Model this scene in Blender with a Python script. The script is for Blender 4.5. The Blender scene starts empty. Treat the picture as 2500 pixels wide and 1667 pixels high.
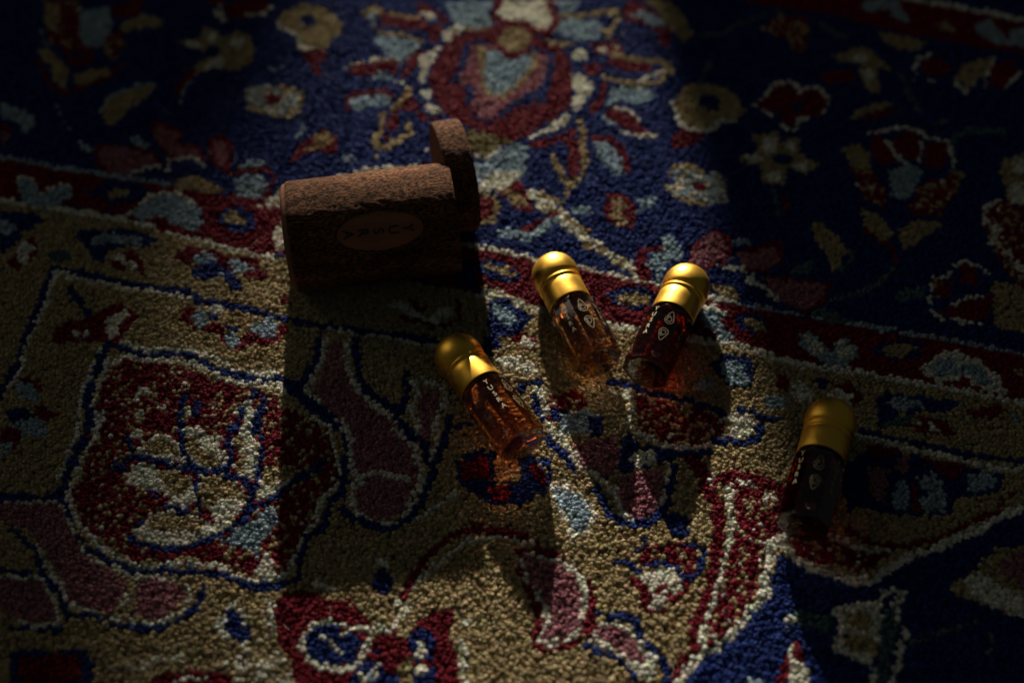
import bpy, bmesh, math, random
import numpy as np
from mathutils import Vector, Matrix, noise

# ------------------------------------------------------------------ camera, light, exposure
MM = 0.001
LENS = 45.0
FPX = LENS / 36.0 * 2500.0          # focal length in pixels of the 2500 x 1667 photograph
PITCH = math.radians(52)
DIST = FPX * 18.0 / 115.0           # mm, camera to the rug at the picture centre
CAM = np.array([0.0, -DIST * math.cos(PITCH), DIST * math.sin(PITCH)])
FWD = np.array([0.0, math.cos(PITCH), -math.sin(PITCH)])
UPV = np.array([0.0, math.sin(PITCH), math.cos(PITCH)])

scene = bpy.context.scene
col = scene.collection
cd = bpy.data.cameras.new('camera')
cam = bpy.data.objects.new('camera', cd)
col.objects.link(cam)
cam.location = Vector(CAM) * MM
cam.rotation_euler = (math.pi / 2 - PITCH, 0, 0)
cd.lens = LENS
cd.sensor_width = 36.0
cd.clip_start = 0.01
cd.clip_end = 50.0
cd.dof.use_dof = True
cd.dof.focus_distance = 0.462
cd.dof.aperture_fstop = 4.8
scene.camera = cam

world = bpy.data.worlds.new('World')
scene.world = world
world.use_nodes = True
bg = world.node_tree.nodes['Background']
bg.inputs[0].default_value = (0.80, 0.96, 1.0, 1)
bg.inputs[1].default_value = 0.031

SUN_EL, SUN_SLOPE = math.radians(16.3), -0.09     # low light from behind, a touch from the left
ldir = Vector((SUN_SLOPE, 1.0, 0)).normalized()
ldir = Vector((ldir.x * math.cos(SUN_EL), ldir.y * math.cos(SUN_EL), math.sin(SUN_EL)))
LAMP_AIM = Vector((-22, 10, 0)) * MM
LAMP_POS = LAMP_AIM + ldir * 3.0
sd = bpy.data.lights.new('window_light', 'SPOT')
sd.energy = 1300.0
sd.color = (1.0, 0.955, 0.89)
sd.spot_size = math.radians(9.0)
sd.spot_blend = 1.0
sd.shadow_soft_size = 0.016
so = bpy.data.objects.new('window_light', sd)
col.objects.link(so)
so.location = LAMP_POS
so.rotation_euler = (-ldir).to_track_quat('-Z', 'Y').to_euler()

# soft daylight of the room, from high on the left behind the rug
ad = bpy.data.lights.new('room_light', 'AREA')
ad.shape = 'RECTANGLE'
ad.size, ad.size_y = 0.5, 0.8
ad.energy = 1.5
ad.color = (1.0, 0.95, 0.86)
ao = bpy.data.objects.new('room_light', ad)
col.objects.link(ao)
ao.location = (-1.1, 0.7, 0.65)
ao.rotation_euler = (Vector((0.03, 0, 0)) - Vector(ao.location)).to_track_quat('-Z', 'Y').to_euler()

scene.view_settings.view_transform = 'Standard'
scene.view_settings.look = 'None'
scene.view_settings.exposure = 0.0
scene.view_settings.gamma = 1.0
scene.view_settings.use_curve_mapping = False
scene.render.engine = 'CYCLES'
cy = scene.cycles
cy.use_denoising = True
cy.max_bounces = 14
cy.transmission_bounces = 14
cy.transparent_max_bounces = 8
cy.diffuse_bounces = 3
cy.glossy_bounces = 6
cy.caustics_reflective = False
cy.caustics_refractive = True
cy.blur_glossy = 0.3
cy.sample_clamp_indirect = 12.0

rng = np.random.default_rng(7)
random.seed(7)


def ray_to(px, py, z=0.0):
    """point (mm) at height z on the ray through a pixel of the photograph"""
    d = FWD + np.array([(px - 1250) / FPX, 0, 0]) + UPV * ((833.5 - py) / FPX)
    t = (z - CAM[2]) / d[2]
    return CAM + t * d


def to_px(P):
    v = P - CAM
    dep = v @ FWD
    return 1250 + FPX * v[:, 0] / dep, 833.5 - FPX * (v @ UPV) / dep


# ------------------------------------------------------------------ helpers
def tag(o, label=None, cat=None, group=None, kind=None):
    for k, v in (('label', label), ('category', cat), ('group', group), ('kind', kind)):
        if v:
            o[k] = v
    return o


def link(name, me, mat=None, parent=None):
    o = bpy.data.objects.new(name, me)
    col.objects.link(o)
    if mat is not None and me is not None:
        me.materials.clear()
        me.materials.append(mat)
    o.parent = parent
    return o


def mesh_of(name, verts, faces, smooth=False):
    me = bpy.data.meshes.new(name)
    me.from_pydata([tuple(v) for v in verts], [], faces)
    me.validate()
    bm = bmesh.new(); bm.from_mesh(me)
    bmesh.ops.recalc_face_normals(bm, faces=bm.faces)
    bm.to_mesh(me); bm.free()
    if smooth:
        me.polygons.foreach_set('use_smooth', [True] * len(me.polygons))
    me.update()
    return me


def new_mat(name):
    m = bpy.data.materials.new(name)
    m.use_nodes = True
    nt = m.node_tree
    return m, nt, nt.nodes['Principled BSDF']
# ------------------------------------------------------------------ the rug's knotted pattern
# motifs traced tile by tile; a tile is (x0, y0, scale) so that photo px = x0 + x / scale
TILES = dict(A=(0, 0, 2.8), B=(600, 0, 2.8), C=(1200, 0, 2.8), D=(1800, 0, 2.8),
             E=(0, 500, 2.8), F=(600, 500, 2.8), G=(1200, 500, 2.8), H=(1800, 500, 2.8),
             I=(0, 1000, 2.3514), J=(600, 1000, 2.3514), K=(1200, 1000, 2.3514), L=(1800, 1000, 2.3514),
             Z=(0, 0, 1.0))
MOTIFS = """
# --- ground colours
Z p O 0 -200,470 0,489 143,500 314,532 425,568 607,618 671,625 1171,716 1300,752 1468,790 1800,843 1953,886 2096,903 2228,928 2500,978 2800,1040 2800,1180 2500,1230 2300,1330 2200,1390 2080,1420 1920,1360 1880,1480 1720,1600 1650,1680 1600,1900 -200,1900
# --- field, upper left
A p M 300,0 560,0 540,100 560,330 450,340 330,300 310,150
A p O 300,20 400,20 420,120 360,200 310,150
A p R 420,90 540,90 530,280 440,260
A p S 560,70 740,50 770,180 700,310 640,330 560,300 540,150
A p R 760,60 880,0 980,0 960,90 800,130
A p O 810,170 980,90 1120,130 1100,180 940,200 830,230
A p M 740,230 870,200 850,330 760,420 700,330
A p O 240,340 330,330 400,400 480,480 440,600 380,580 330,440
A p R 440,340 560,310 640,330 650,420 540,460 460,430
A p N 490,340 560,340 560,400 500,400
A p O 500,510 620,470 740,450 750,510 620,570 540,590
A l R 9 250,400 330,560 430,640 560,600 740,520 850,440
A l S 5 280,200 310,300
A p R 1420,0 1540,0 1520,60 1440,40
A p R 1540,40 1640,0 1840,0 1830,80 1700,120 1560,130
A l W 6 1470,90 1530,130 1500,40
A p O 1220,250 1350,270 1400,190 1480,200 1520,260 1640,210 1700,230 1740,330 1720,430 1640,460 1560,480 1440,470 1340,520 1300,540 1350,430 1420,390 1390,340 1270,320
A p W 1260,265 1360,300 1380,330 1290,315
A p W 1400,220 1470,215 1490,270 1430,290
A p W 1580,260 1680,250 1660,330 1580,330
A p W 1430,400 1560,400 1520,460 1400,470
A p N 1400,310 1480,310 1510,350 1470,390 1410,370
A p R 1290,480 1330,470 1300,540 1230,660 1190,640 1220,560
A l S 6 1330,540 1260,600 1240,680
A p O 700,740 760,660 900,600 1070,570 1000,680 900,740 800,840 740,860 700,800
A l S 5 670,780 740,670 900,590 1070,570
A p S 0,690 100,730 240,800 230,880 160,930 130,850 0,800
A p R 0,850 70,860 90,920 0,950
A p P 20,900 80,900 60,960 0,990
A l S 5 400,860 440,830 480,880
A l S 6 390,720 420,790
A l S 7 540,960 570,1010 640,1030
A p R 1040,860 1100,820 1270,910 1220,970 1350,990 1420,1110 1160,1080 1040,950
A p P 1060,880 1100,850 1240,920 1190,980 1320,1000 1380,1090 1160,1050 1060,940
A p S 860,920 940,930 1050,1000 940,1010
A p R 650,980 900,990 1070,1040 1120,1150 900,1200 760,1220 640,1100
A p P 690,990 900,1015 1050,1060 1090,1140 900,1180 760,1200 670,1090
A p R 1420,940 1540,910 1610,1050 1560,1180 1430,1130
A p P 1450,960 1530,940 1570,1050 1510,1150 1460,1110
A p N 1150,1090 1300,1080 1400,1130 1430,1200 1200,1160
A p N 900,1180 1060,1140 1170,1170 1120,1230 960,1210
A l W 6 900,1170 1060,1130 1160,1160 1150,1090 1300,1070 1410,1130
A p S 1620,1140 1760,1080 1840,1130 1720,1170
A l R 9 1560,1180 1830,1150 1890,1230 1820,1340 1750,1360
A p S 1590,1210 1760,1190 1840,1260 1790,1340 1700,1400 1610,1330
A p W 1740,1400 1920,1320 1950,1430 1800,1440
A p O 1870,1310 1930,1290 1930,1350
# --- red guard stripe
Z p R 0 -200,350 0,389 250,429 640,488 1200,614 1593,696 1800,746 2103,796 2500,870 2800,930 2800,1030 2500,974 2228,924 2096,899 1953,882 1800,840 1468,786 1300,748 1171,712 671,621 607,614 425,564 314,528 143,496 0,485 -200,466
Z l S 9 -200,345 0,384 250,424 440,452
Z l W 9 1080,585 1200,608 1400,652 1593,690 1800,740
Z l S 8 1800,740 2103,790 2300,828 2500,864 2800,924
Z l W 10 -200,470 0,489 120,506 314,536 425,570 607,618 671,630
Z l W 13 1171,716 1300,752 1468,790 1800,843 1953,886 2096,905
Z l W 11 2096,905 2228,930 2500,980 2800,1040
A p S 100,1240 160,1200 240,1240 290,1330 400,1260 480,1270 500,1350 380,1410 300,1440 180,1400
A l W 6 100,1240 160,1200 240,1240 290,1330 400,1260 480,1270
A p N 600,1310 700,1240 880,1230 1020,1290 960,1370 760,1390
A p O 700,1320 790,1280 890,1300 860,1350 740,1360
A p O 1180,1220 1330,1195 1460,1240 1540,1310 1380,1320 1220,1290
A p S 880,1450 960,1380 1010,1330 1160,1310 1280,1360 1360,1430 1380,1540 1250,1568 1150,1500 960,1500
A l W 6 860,1470 960,1390 1010,1330 1200,1310 1340,1400 1390,1500
E p S 880,60 960,0 1340,0 1390,60 1380,140 1330,190 1200,120 1080,90
E p R 1040,90 1140,80 1190,150 1120,190 1060,160
E p N 1480,80 1560,20 1680,20 1760,90 1720,190 1620,200 1520,150
E p O 1520,80 1590,40 1690,100 1660,150 1540,130
E p W 1880,140 1950,120 1960,300 1900,330 1870,230
E l W 7 1750,0 1930,20
F p N 1560,400 1640,370 1760,400 1880,480 1870,540 1700,510 1580,450
F p O 1590,400 1640,390 1700,420 1770,410 1850,480 1800,505 1650,445
G p N 770,610 850,570 1000,560 1110,600 1130,680 1000,725 860,700
G p O 840,620 960,600 1080,620 1080,670 980,700 850,670
G p S 1430,720 1520,690 1600,740 1570,810 1680,890 1600,940 1500,860 1420,780
G l W 6 1430,710 1520,690 1600,740
G p N 1650,750 1800,730 1900,800 1850,880 1720,850
G p O 1710,780 1800,765 1850,820 1760,840
H p O 30,790 120,770 230,850 180,870 70,840
H p S 410,850 520,880 600,950 650,1000 700,900 820,960 830,1040 700,1100 600,1080 500,1020 440,960
H p W 440,880 520,890 590,960 590,1030 500,1000
H p W 700,920 790,960 800,1030 700,1050
H p N 930,980 1000,930 1150,905 1290,950 1250,1040 1080,1060 960,1030
H p O 980,980 1100,930 1230,970 1130,1040 1000,1030
H p W 1240,1120 1400,1010 1500,1000 1600,1030 1750,1130 1870,1290 1720,1290 1560,1180 1400,1210 1280,1170
H p S 1290,1110 1400,1040 1490,1060 1510,1110 1600,1070 1700,1150 1760,1250 1680,1230 1560,1150 1400,1180
H p O 1890,1140 1960,1120 1960,1170
# --- field, top middle
B p R 0,20 120,10 150,60 100,100 20,90
B l W 6 0,100 130,100 170,50
B p O 220,140 290,60 420,30 540,60 640,140 660,220 580,280 560,330 480,345 380,320 360,240 240,180
B l W 7 220,150 240,190 350,240 370,320 480,345
B p N 370,120 440,100 480,140 470,190 400,180
B p R 380,340 540,350 560,400 500,430 510,520 470,510 430,420 390,400
B l S 5 170,480 260,460
B p B 0,600 120,570 200,600 260,590 380,640 390,700 350,790 240,800 130,770 0,720
B l O 7 200,600 270,595 380,640 390,700 350,780 240,795 130,770 0,730
B p R 120,650 200,650 230,690 180,720 130,690
B p O 790,90 840,50 900,30 950,70 930,110 880,130 900,210 870,200 840,140
B p S 840,110 880,80 890,120 870,160
B p R 920,100 1210,130 1240,160 1230,220 1100,200 930,170
B p O 940,85 1190,105 1210,140 1000,118
B p R 1170,30 1240,30 1290,60 1380,120 1400,160 1330,160 1330,120 1200,110
B p W 1200,80 1290,90 1330,130 1230,135
B p R 1240,180 1330,170 1350,200 1310,310 1250,280
B p S 870,240 1000,255 1190,290 1130,400 1060,440 980,380 900,320
B l O 9 900,220 1050,240 1200,285
B p R 1190,330 1220,350 1120,520 1070,550 1060,500 1130,380
B p R 700,470 760,450 880,420 960,400 1040,430 1050,470 1020,520 940,490 860,510 760,530 700,500
B l W 6 680,470 700,450 880,405 1040,405
B p S 680,500 720,540 690,500
B p S 870,530 900,490 960,500 1020,545
B l W 4 1010,560 1090,570
# medallion
Z p S 0 1078,8 1210,0 1190,36 1204,70 1136,74 1107,54 1100,36
Z p S 0 1354,0 1420,0 1400,30 1370,42
Z p S 0 1368,54 1395,46 1460,50 1472,72 1458,96 1430,106 1395,96 1364,80 1340,95 1320,90
Z l O 9 1110,70 1160,76 1200,72
Z l O 10 1368,38 1410,40 1450,36 1504,28 1515,46 1498,60 1486,92 1472,72
Z l O 8 1330,95 1365,105 1400,110
Z p R 0 1204,70 1157,75 1111,89 1085,115 1061,150 1046,196 1061,243 1082,275 1129,307 1207,339 1264,346 1314,318 1357,286 1393,264 1400,200 1393,154 1371,114 1336,104 1307,89
Z p N 0 1157,96 1129,114 1121,161 1100,200 1139,214 1139,257 1157,286 1193,307 1232,286 1271,261 1332,257 1343,214 1357,171 1350,129 1307,118 1250,120 1200,105
Z p P 0 1154,107 1136,157 1113,206 1150,205 1158,225 1148,262 1179,293 1207,296 1229,271 1255,243 1325,212 1334,171 1339,136 1307,128 1250,130 1190,110
Z p R 0 1300,250 1312,236 1318,242 1306,262
Z p O 0 1165,108 1186,118 1195,140 1290,140 1310,128 1312,160 1280,205 1240,235 1222,250 1205,238 1180,230 1172,170
Z p S 0 1190,122 1300,140 1292,165 1262,205 1228,230 1196,228 1186,190
Z p R 0 1190,75 1200,65 1225,54 1271,60 1304,82 1307,111 1286,132 1261,146 1236,143 1211,121 1190,100
Z p O 0 1218,86 1243,68 1275,68 1297,86 1297,107 1268,122 1240,128 1213,108
Z p W 0 1225,0 1339,0 1343,36 1357,46 1350,68 1332,78 1304,68 1282,54 1236,54 1207,43 1218,20
Z l R 13 1222,-5 1212,22 1202,44 1236,58 1280,60 1305,76 1334,84 1356,68 1362,48 1350,36 1346,-5
B p W 1350,220 1440,170 1490,190 1420,260 1380,290 1340,250
B p W 1190,400 1250,340 1340,320 1290,400 1240,500 1230,560 1190,580 1190,480
B p W 1200,610 1260,610 1275,680 1230,670
B p W 1200,720 1250,700 1345,750 1330,790 1280,780
C p W 540,350 660,330 640,400 590,430 550,410
C p W 540,520 600,500 640,540 710,580 690,640 640,690 600,780 550,760 570,620
C p W 400,860 520,770 540,820 450,900 350,930 250,945 300,910
# around the medallion, left
B p S 700,690 780,645 900,630 1000,680 980,720 850,720 780,760 710,740
B l R 9 690,750 680,685 760,640 950,628 1010,665
B l O 13 1120,610 1080,680 1010,750
B p R 1130,640 1185,730 1120,770 1050,750 1040,860 1000,900 960,880 980,790 1060,720
B p N 1060,760 1110,760 1090,810 1050,800
B p R 1170,760 1260,800 1350,790 1290,830 1190,830
B l O 12 940,780 925,900 885,960 900,1010 960,1010 1040,960 1120,915 1110,850
B p R 930,920 970,930 960,970 930,960
B p O 890,1070 930,1075 915,1110
B l S 8 370,830 390,880 345,950
B p R 300,1100 360,1000 450,930 530,890 620,930 635,1040 580,1060 470,1040 380,1060 320,1110
B p O 470,920 560,900 600,970 540,1000 430,1040 390,1010 470,980
B p S 640,1080 700,1060 765,1100 700,1120
B p S 770,1140 830,1120 840,1165
B p W 590,1210 700,1185 720,1230 610,1240
B l W 9 760,1180 900,1160 1180,1140
B p R 1220,1110 1260,1100 1250,1150
B p W 1230,1030 1260,1020 1255,1060
B p G 1500,900 1640,910 1800,960 1840,980 1730,1010 1680,1090 1600,1080 1520,1020
B l W 6 1560,1060 1650,1090 1750,1000
B p S 1530,1120 1640,1110 1760,1020 1870,970 1930,1010 1920,1170 1860,1250 1750,1310 1560,1310
B p W 1700,1180 1820,1170 1900,1180 1850,1250 1740,1310 1570,1315 1600,1250
B p R 1560,1340 1660,1345 1700,1420 1650,1500 1560,1500
B l O 11 1620,1325 1700,1360 1720,1430 1690,1500 1580,1515
# right of the medallion
C p R 690,310 760,285 880,285 915,340 870,380 760,380 700,360
C p W 735,330 790,320 800,365 745,365
C p W 835,310 870,305 880,340 840,345
C p N 900,300 1000,300 980,380 920,380
C p R 780,400 900,405 1100,450 1085,490 900,490 800,440
C l O 11 820,380 960,400 1170,420 1230,480 1150,560 1000,590 870,560 770,525
C l W 8 1010,555 1100,515 1180,480
C p N 760,470 900,510 1060,500 1000,540 800,520
C p R 640,460 700,425 765,440 720,515 640,510
C p S 810,590 950,600 1120,620 1135,660 1020,720 900,690 820,710 790,740
C p R 740,540 790,580 785,680 720,770 645,785 660,740 740,680
C p S 740,800 830,790 890,860 780,855
C p R 785,750 880,755 960,800 1030,870 1095,930 1050,940 920,890 780,810
C l W 7 830,735 930,750 1010,830
C l W 7 890,900 1000,940 1140,920
C p S 690,980 770,970 860,1030 890,1110 900,1190 840,1220 800,1150 730,1080
C l R 12 690,950 800,950 880,1020 920,1100 925,1180
C p R 240,980 400,950 500,910 560,865 595,880 580,980 620,1080 600,1180 550,1220 510,1150 540,1020 480,970 360,1010 260,1015
C l O 12 600,850 625,900 620,1000 640,1100 620,1200 560,1270 490,1220 450,1140 415,1070
C l O 10 530,1290 505,1350
C p R 160,1240 210,1260 280,1400 290,1450 180,1440 100,1350 30,1320
C p O 70,1310 160,1285 230,1360 265,1420 170,1400 110,1360
C l W 17 270,1330 350,1370 440,1440 520,1500 600,1565
C l O 9 330,1310 420,1370 470,1390
C p S 530,1430 600,1405 690,1430 695,1470 560,1475
C p R 800,1340 870,1325 980,1390 1000,1480 960,1565 830,1540 760,1440
C p O 820,1360 920,1370 935,1420 870,1460 950,1520 880,1555 800,1480 830,1430
C p S 1010,1370 1120,1325 1135,1390 1040,1440 985,1480
C p O 1250,700 1330,580 1480,570 1620,600 1700,690 1735,760 1660,830 1560,820 1520,890 1400,885 1300,850 1280,770
C l W 8 1240,720 1290,850 1400,890 1520,895 1570,825 1670,835
C p N 1430,650 1540,650 1560,740 1480,765 1430,710
C p R 1290,890 1440,910 1430,960 1330,1010 1225,1015 1220,950
C p B 1230,1150 1330,1130 1420,1160 1460,1210 1540,1160 1600,1230 1615,1400 1480,1405 1360,1385 1250,1350 1190,1280 1250,1250
C l O 8 1230,1200 1250,1145 1340,1130 1430,1170 1450,1230
C l O 8 1190,1270 1260,1350 1370,1385 1450,1400
C p R 1380,1250 1460,1245 1485,1300 1410,1315
C p R 900,80 950,10 1040,40 1180,120 1220,200 1225,320 1155,315 1130,220 1050,170 930,155
C p S 950,115 1030,70 1150,120 1195,190 1110,180 1040,140
C p O 1050,0 1230,20 1300,90 1390,240 1300,285 1220,190 1120,70
C l T 9 1440,240 1580,230 1700,160 1960,70
C l T 9 1490,440 1440,540
# --- upper right
D p O 470,0 640,0 560,50
D p W 150,0 320,0 220,35
D p R 560,-200 1150,0 1500,60 1960,160 2400,250 2400,460 1960,370 1500,290 1100,220 760,130 480,80 60,20 60,-100
D l W 8 1150,-10 1600,60 1960,140 2400,230
D p S 840,40 900,0 1100,0 1140,90 1180,160 1080,140 1030,60 900,90
D p O 1340,150 1430,150 1520,220 1400,210
D p S 1620,180 1720,130 1820,220 1870,310 1730,290 1650,230
D p S 1860,210 1960,180 2000,250 1960,320 1880,310
D p M 150,200 300,90 480,130 500,200 480,340 400,370 340,260 230,250
D l T 9 570,170 700,250 760,260
D p O 960,210 1080,230 1280,290 1250,350 1060,330 1000,270
D p O 640,390 830,320 940,360 1050,470 950,480 980,640 880,620 830,520 830,440 700,420
D p W 780,390 880,365 900,420 800,430
D p W 850,490 940,480 900,590
D p R 1250,410 1380,390 1480,470 1420,520 1270,500
D l W 6 1215,540 1230,400 1330,370
D l W 6 1290,540 1360,545
D p O 1480,540 1560,420 1760,400 1720,500 1600,560 1570,640 1540,560
D l W 6 1480,550 1570,640 1620,550
D p R 1740,440 1900,400 1910,520 1820,620 1720,570
D l W 6 1690,580 1740,430 1760,400
D l W 6 1830,600 1890,540 1940,480
D p R 140,700 270,570 380,590 430,640 440,600 560,620 610,690 590,790 500,800 460,780 400,860 320,850 280,770 160,740
D l W 6 110,715 200,650 250,570 370,560 430,610 540,600 620,660 620,720 570,800
D l W 6 430,640 420,680
D l W 6 110,715 240,790 330,880 400,880 440,810 480,800
D p N 360,710 440,710 450,760 380,770
D p R 530,520 780,470 810,560 640,570
D p O 760,830 830,750 1000,700 1100,715 1000,740
D p R 800,820 1000,740 1150,750 1000,810
D l T 9 1110,500 1180,640 1240,750
D l T 9 1340,850 1420,820
D l T 12 1470,970 1560,890 1700,890 1820,905
D p O 30,1060 150,1040 100,920 290,905 300,980 350,940 430,940 420,1040 565,1120 480,1195 340,1145 320,1260 180,1250 150,1130 50,1125
D p W 50,1070 150,1060 190,1090 110,1120
D p W 160,950 270,930 260,1040 210,1050
D p W 330,970 410,960 390,1040 340,1040
D p W 200,1180 300,1170 290,1245 190,1240
D p W 380,1120 480,1110 480,1180 390,1160
D p N 220,1090 300,1050 395,1090 330,1140
D l T 8 240,1270 270,1380 280,1470
D p R 300,1320 360,1370 360,1440 320,1430
D p M 760,1130 910,1170 1040,1330 1000,1440 860,1340
D p M 1230,1270 1520,1180 1510,1300 1350,1480 1200,1400
D p O 700,1010 830,990 910,1060 900,1170 800,1150
D p R 910,930 980,900 1110,1120 960,1130 910,1000
D p R 1070,940 1180,880 1250,930 1220,1100 1130,1080 1050,990
D p R 1290,980 1430,980 1440,1080 1400,1160 1270,1140
D l W 6 880,980 900,900 1000,900 1100,870 1230,890 1300,940 1440,970 1490,1150
D l W 6 1010,950 1080,1060 1150,1120
D l W 6 1270,960 1240,1110
D p S 1030,1170 1180,1120 1270,1170 1230,1270 1140,1390 1060,1330
D l O 9 1460,1180 1540,1200 1480,1300
D p O 1800,1100 1960,1050 2100,1100 2100,1400 1960,1420 1860,1380 1810,1250
D p W 1860,1120 1960,1090 1960,1200 1880,1180
D p W 1850,1260 1960,1240 1960,1400 1880,1400
D p M 1700,1400 1800,1370 1960,1420 2100,1568 2100,2000 1960,1980 1880,1920 1770,1750 1700,1560
D l W 8 1690,1530 1690,1420 1790,1380
H l W 8 1690,60 1740,150 1760,250 1850,330 1900,400 1960,450
H l W 8 1740,260 1790,200
H p O 830,20 1000,90 1080,200 1000,260 900,190
H p O 1100,180 1200,110 1420,120 1200,280 1120,330
H l R 9 880,170 1000,270 1060,300 1090,400
H p M 1150,0 1440,0 1400,80 1200,80
H p O 490,110 580,120 770,300 700,420 650,470 620,340 550,270
H l T 8 780,310 770,400 700,440
H p R 0,310 300,240 320,390 180,460 40,440
H p P 0,330 260,285 295,380 180,440 60,420
H p R 150,480 380,490 640,530 620,640 480,740 320,670
H p P 180,500 350,505 600,545 590,620 480,715 330,660
H p T 350,440 540,370 520,450 420,490
H l W 7 60,500 200,560 220,600 320,660
H p W 0,410 60,420 70,460 20,450
H p W 50,500 110,470 150,540 70,550
H l T 11 670,640 850,600 950,540 1070,440
H p T 1080,590 1290,550 1290,640 1090,670
H p R 1520,430 1580,390 1650,450 1640,560 1520,530
H p M 1330,520 1460,520 1470,640 1340,640
H p R 1380,760 1490,670 1660,650 1740,560 1740,700 1700,800 1480,780
H l W 7 1440,800 1340,740 1310,640 1330,520 1450,480 1490,420 1560,390 1650,420 1720,470
H l W 7 1480,680 1560,640 1690,620
H l W 7 1480,780 1650,820
H p O 1740,520 1960,560 2200,600 2200,900 1960,880 1760,840
H p T 450,720 560,700 720,750 800,800 640,800
# --- navy between stripe and medallion, centre right
G l W 17 330,0 430,60 500,130 600,200 650,240
G l O 9 380,10 560,130 655,190
G l X 20 640,270 700,250 780,320 850,370 950,430 1040,510
G l R 14 440,75 370,100 300,150 160,205
G l S 17 430,100 350,150 250,225 160,200
G p S 40,180 120,165 165,225 60,230
G p R 1010,300 1160,275 1175,320 1070,330 1060,400 1100,480 1080,520 1000,490 985,420
G p S 1170,220 1240,215 1310,330 1325,380 1200,380 1200,440 1130,525 1110,450 1065,420 1090,340 1160,310
G p R 1340,390 1380,270 1480,180 1610,185 1660,330 1570,420 1440,450
G p P 1380,300 1450,215 1520,185 1605,225 1615,310 1560,380 1440,430 1355,390
G p W 1530,410 1640,400 1700,440 1580,440
G p O 1500,530 1640,560 1750,650 1620,625 1520,595
G p S 1650,230 1760,230 1760,270 1680,270
# --- border, left part
E p N 0,40 200,50 320,110 160,180 120,250 0,330
E p S 0,100 130,140 70,200 0,200
E p R 190,210 250,270 270,310 210,380 120,450 50,400 100,330
E p W 110,280 180,255 245,290 195,340 175,410 125,395
E p T 310,320 460,310 480,370 350,385
E p N 510,180 620,170 900,165 1090,230 1000,295 860,290 760,290 700,390 620,370 600,290 530,230
E p S 600,225 720,190 960,220 970,275 800,260 640,275
E p R 840,310 940,330 1010,520 960,460 900,420
E p R 740,370 840,400 880,460 780,430
E p W 755,345 830,325 865,390 920,375 955,450 880,445 825,395
E p R 1190,350 1300,285 1420,300 1560,350 1770,370 1750,430 1810,450 1850,500 1720,505 1600,465 1540,430 1460,400 1380,435 1310,405 1220,385
E p S 1310,365 1390,330 1480,355 1495,400 1400,412 1330,395
E p S 1550,390 1620,368 1680,400 1755,440 1650,470 1580,435
E p N 1290,465 1400,410 1500,400 1560,450 1600,500 1665,560 1645,615 1580,585 1540,520 1500,480 1420,505 1320,505
E l S 8 1460,500 1510,480
E l N 15 355,445 300,600 200,860 120,1080 0,1290 -60,1400
E l N 13 350,440 560,470 800,525 1060,565 1300,610 1360,660 1540,685 1700,720 1900,775 1960,785
E l W 9 385,465 335,620 262,780 195,930 120,1190 60,1230
E l W 9 380,460 620,525 900,570 1080,605 1200,625 1310,650
E p N 450,550 500,540 530,620 600,700 645,755 590,775 540,690 470,620
E p R 370,860 460,800 580,780 690,720 820,675 910,720 945,765 850,880 800,970 720,935 560,925 440,940 350,935
E p W 460,845 530,870 600,845 630,890 530,910
E p W 735,760 880,715 905,750 830,795 810,890 740,930 715,840
E p R 1270,690 1340,700 1310,800 1400,850 1460,815 1545,840 1530,880 1600,940 1700,880 1820,920 1900,870 1890,810 1960,830 1960,885 1880,940 1780,965 1700,955 1620,1000 1540,970 1480,885 1300,835 1230,770
E p S 1310,770 1370,690 1425,740 1425,820 1360,845
E p W 1430,705 1500,685 1570,720 1470,760
E p S 1515,890 1600,860 1655,950 1580,975
E p S 1690,830 1780,815 1850,755 1890,850 1865,905 1760,905
E p N 1430,750 1490,745 1505,800 1440,805
E p O 1520,785 1600,740 1705,790 1660,830 1560,820
E p N 1545,830 1645,830 1600,875
E p R 120,1170 260,1190 290,1290 160,1230
E p S 90,1220 180,1200 270,1270 250,1345 140,1320
E p N 50,1400 180,1370 230,1440 60,1490
E p R 230,1350 390,1420 320,1490 250,1440
E p S 50,1510 200,1440 320,1490 320,1580 60,1580
I p R 0,120 60,80 140,160 60,230 0,290
I p S 0,180 70,180 60,240 0,270
# inner panel with the striped flower
Z p M 0 270,905 300,875 390,880 520,925 640,955 700,990 735,1010 804,1038 813,1094 830,1170 796,1213 770,1272 736,1332 711,1395 660,1415 600,1400 420,1375 340,1370 260,1330 200,1270 170,1200 190,1130 230,1020 245,950
E l N 14 740,955 660,1130 600,1300 590,1568
E l N 13 740,955 900,1005 1060,1025 1300,1025 1400,1080 1470,1130 1560,1160 1720,1190 1850,1175 1960,1205 2060,1260
F l N 12 230,1180 330,1290 420,1380 560,1420
E l W 10 830,945 1000,990 1180,985 1300,998 1440,1030 1510,1085 1620,1135 1750,1155 1900,1145
E l W 11 750,1080 860,1035 1000,1060 1180,1060 1320,1085 1420,1125 1560,1195 1700,1225 1900,1225 1960,1280
E l W 9 735,1060 690,1200 640,1330 640,1568
E l W 8 680,965 620,1150 550,1300 540,1450
E p W 930,1225 1010,1240 1045,1295 960,1275
E p W 905,1335 960,1290 950,1345
E p W 930,1400 980,1410 950,1490
E p W 1070,1380 1140,1370 1140,1400
I l N 15 520,0 500,130 430,250 380,380 345,480
I l N 12 -60,490 150,500 335,490
I l W 8 460,60 430,160 380,260 330,400
I l N 12 350,480 390,600 430,700 480,790 580,840 660,885 780,930 880,910 1040,940 1200,935 1330,960 1400,1000 1520,1035 1646,1000
I l W 10 590,0 545,170 480,260 440,360 385,480 410,570 480,680 560,770 660,840 840,905 960,880 1130,890 1280,900 1380,970 1500,995
I l W 8 330,520 400,640 440,750 520,860 640,900 760,950
I p R 830,30 1010,40 1000,120 850,110
I p W 740,130 820,110 830,170 760,180
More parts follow.
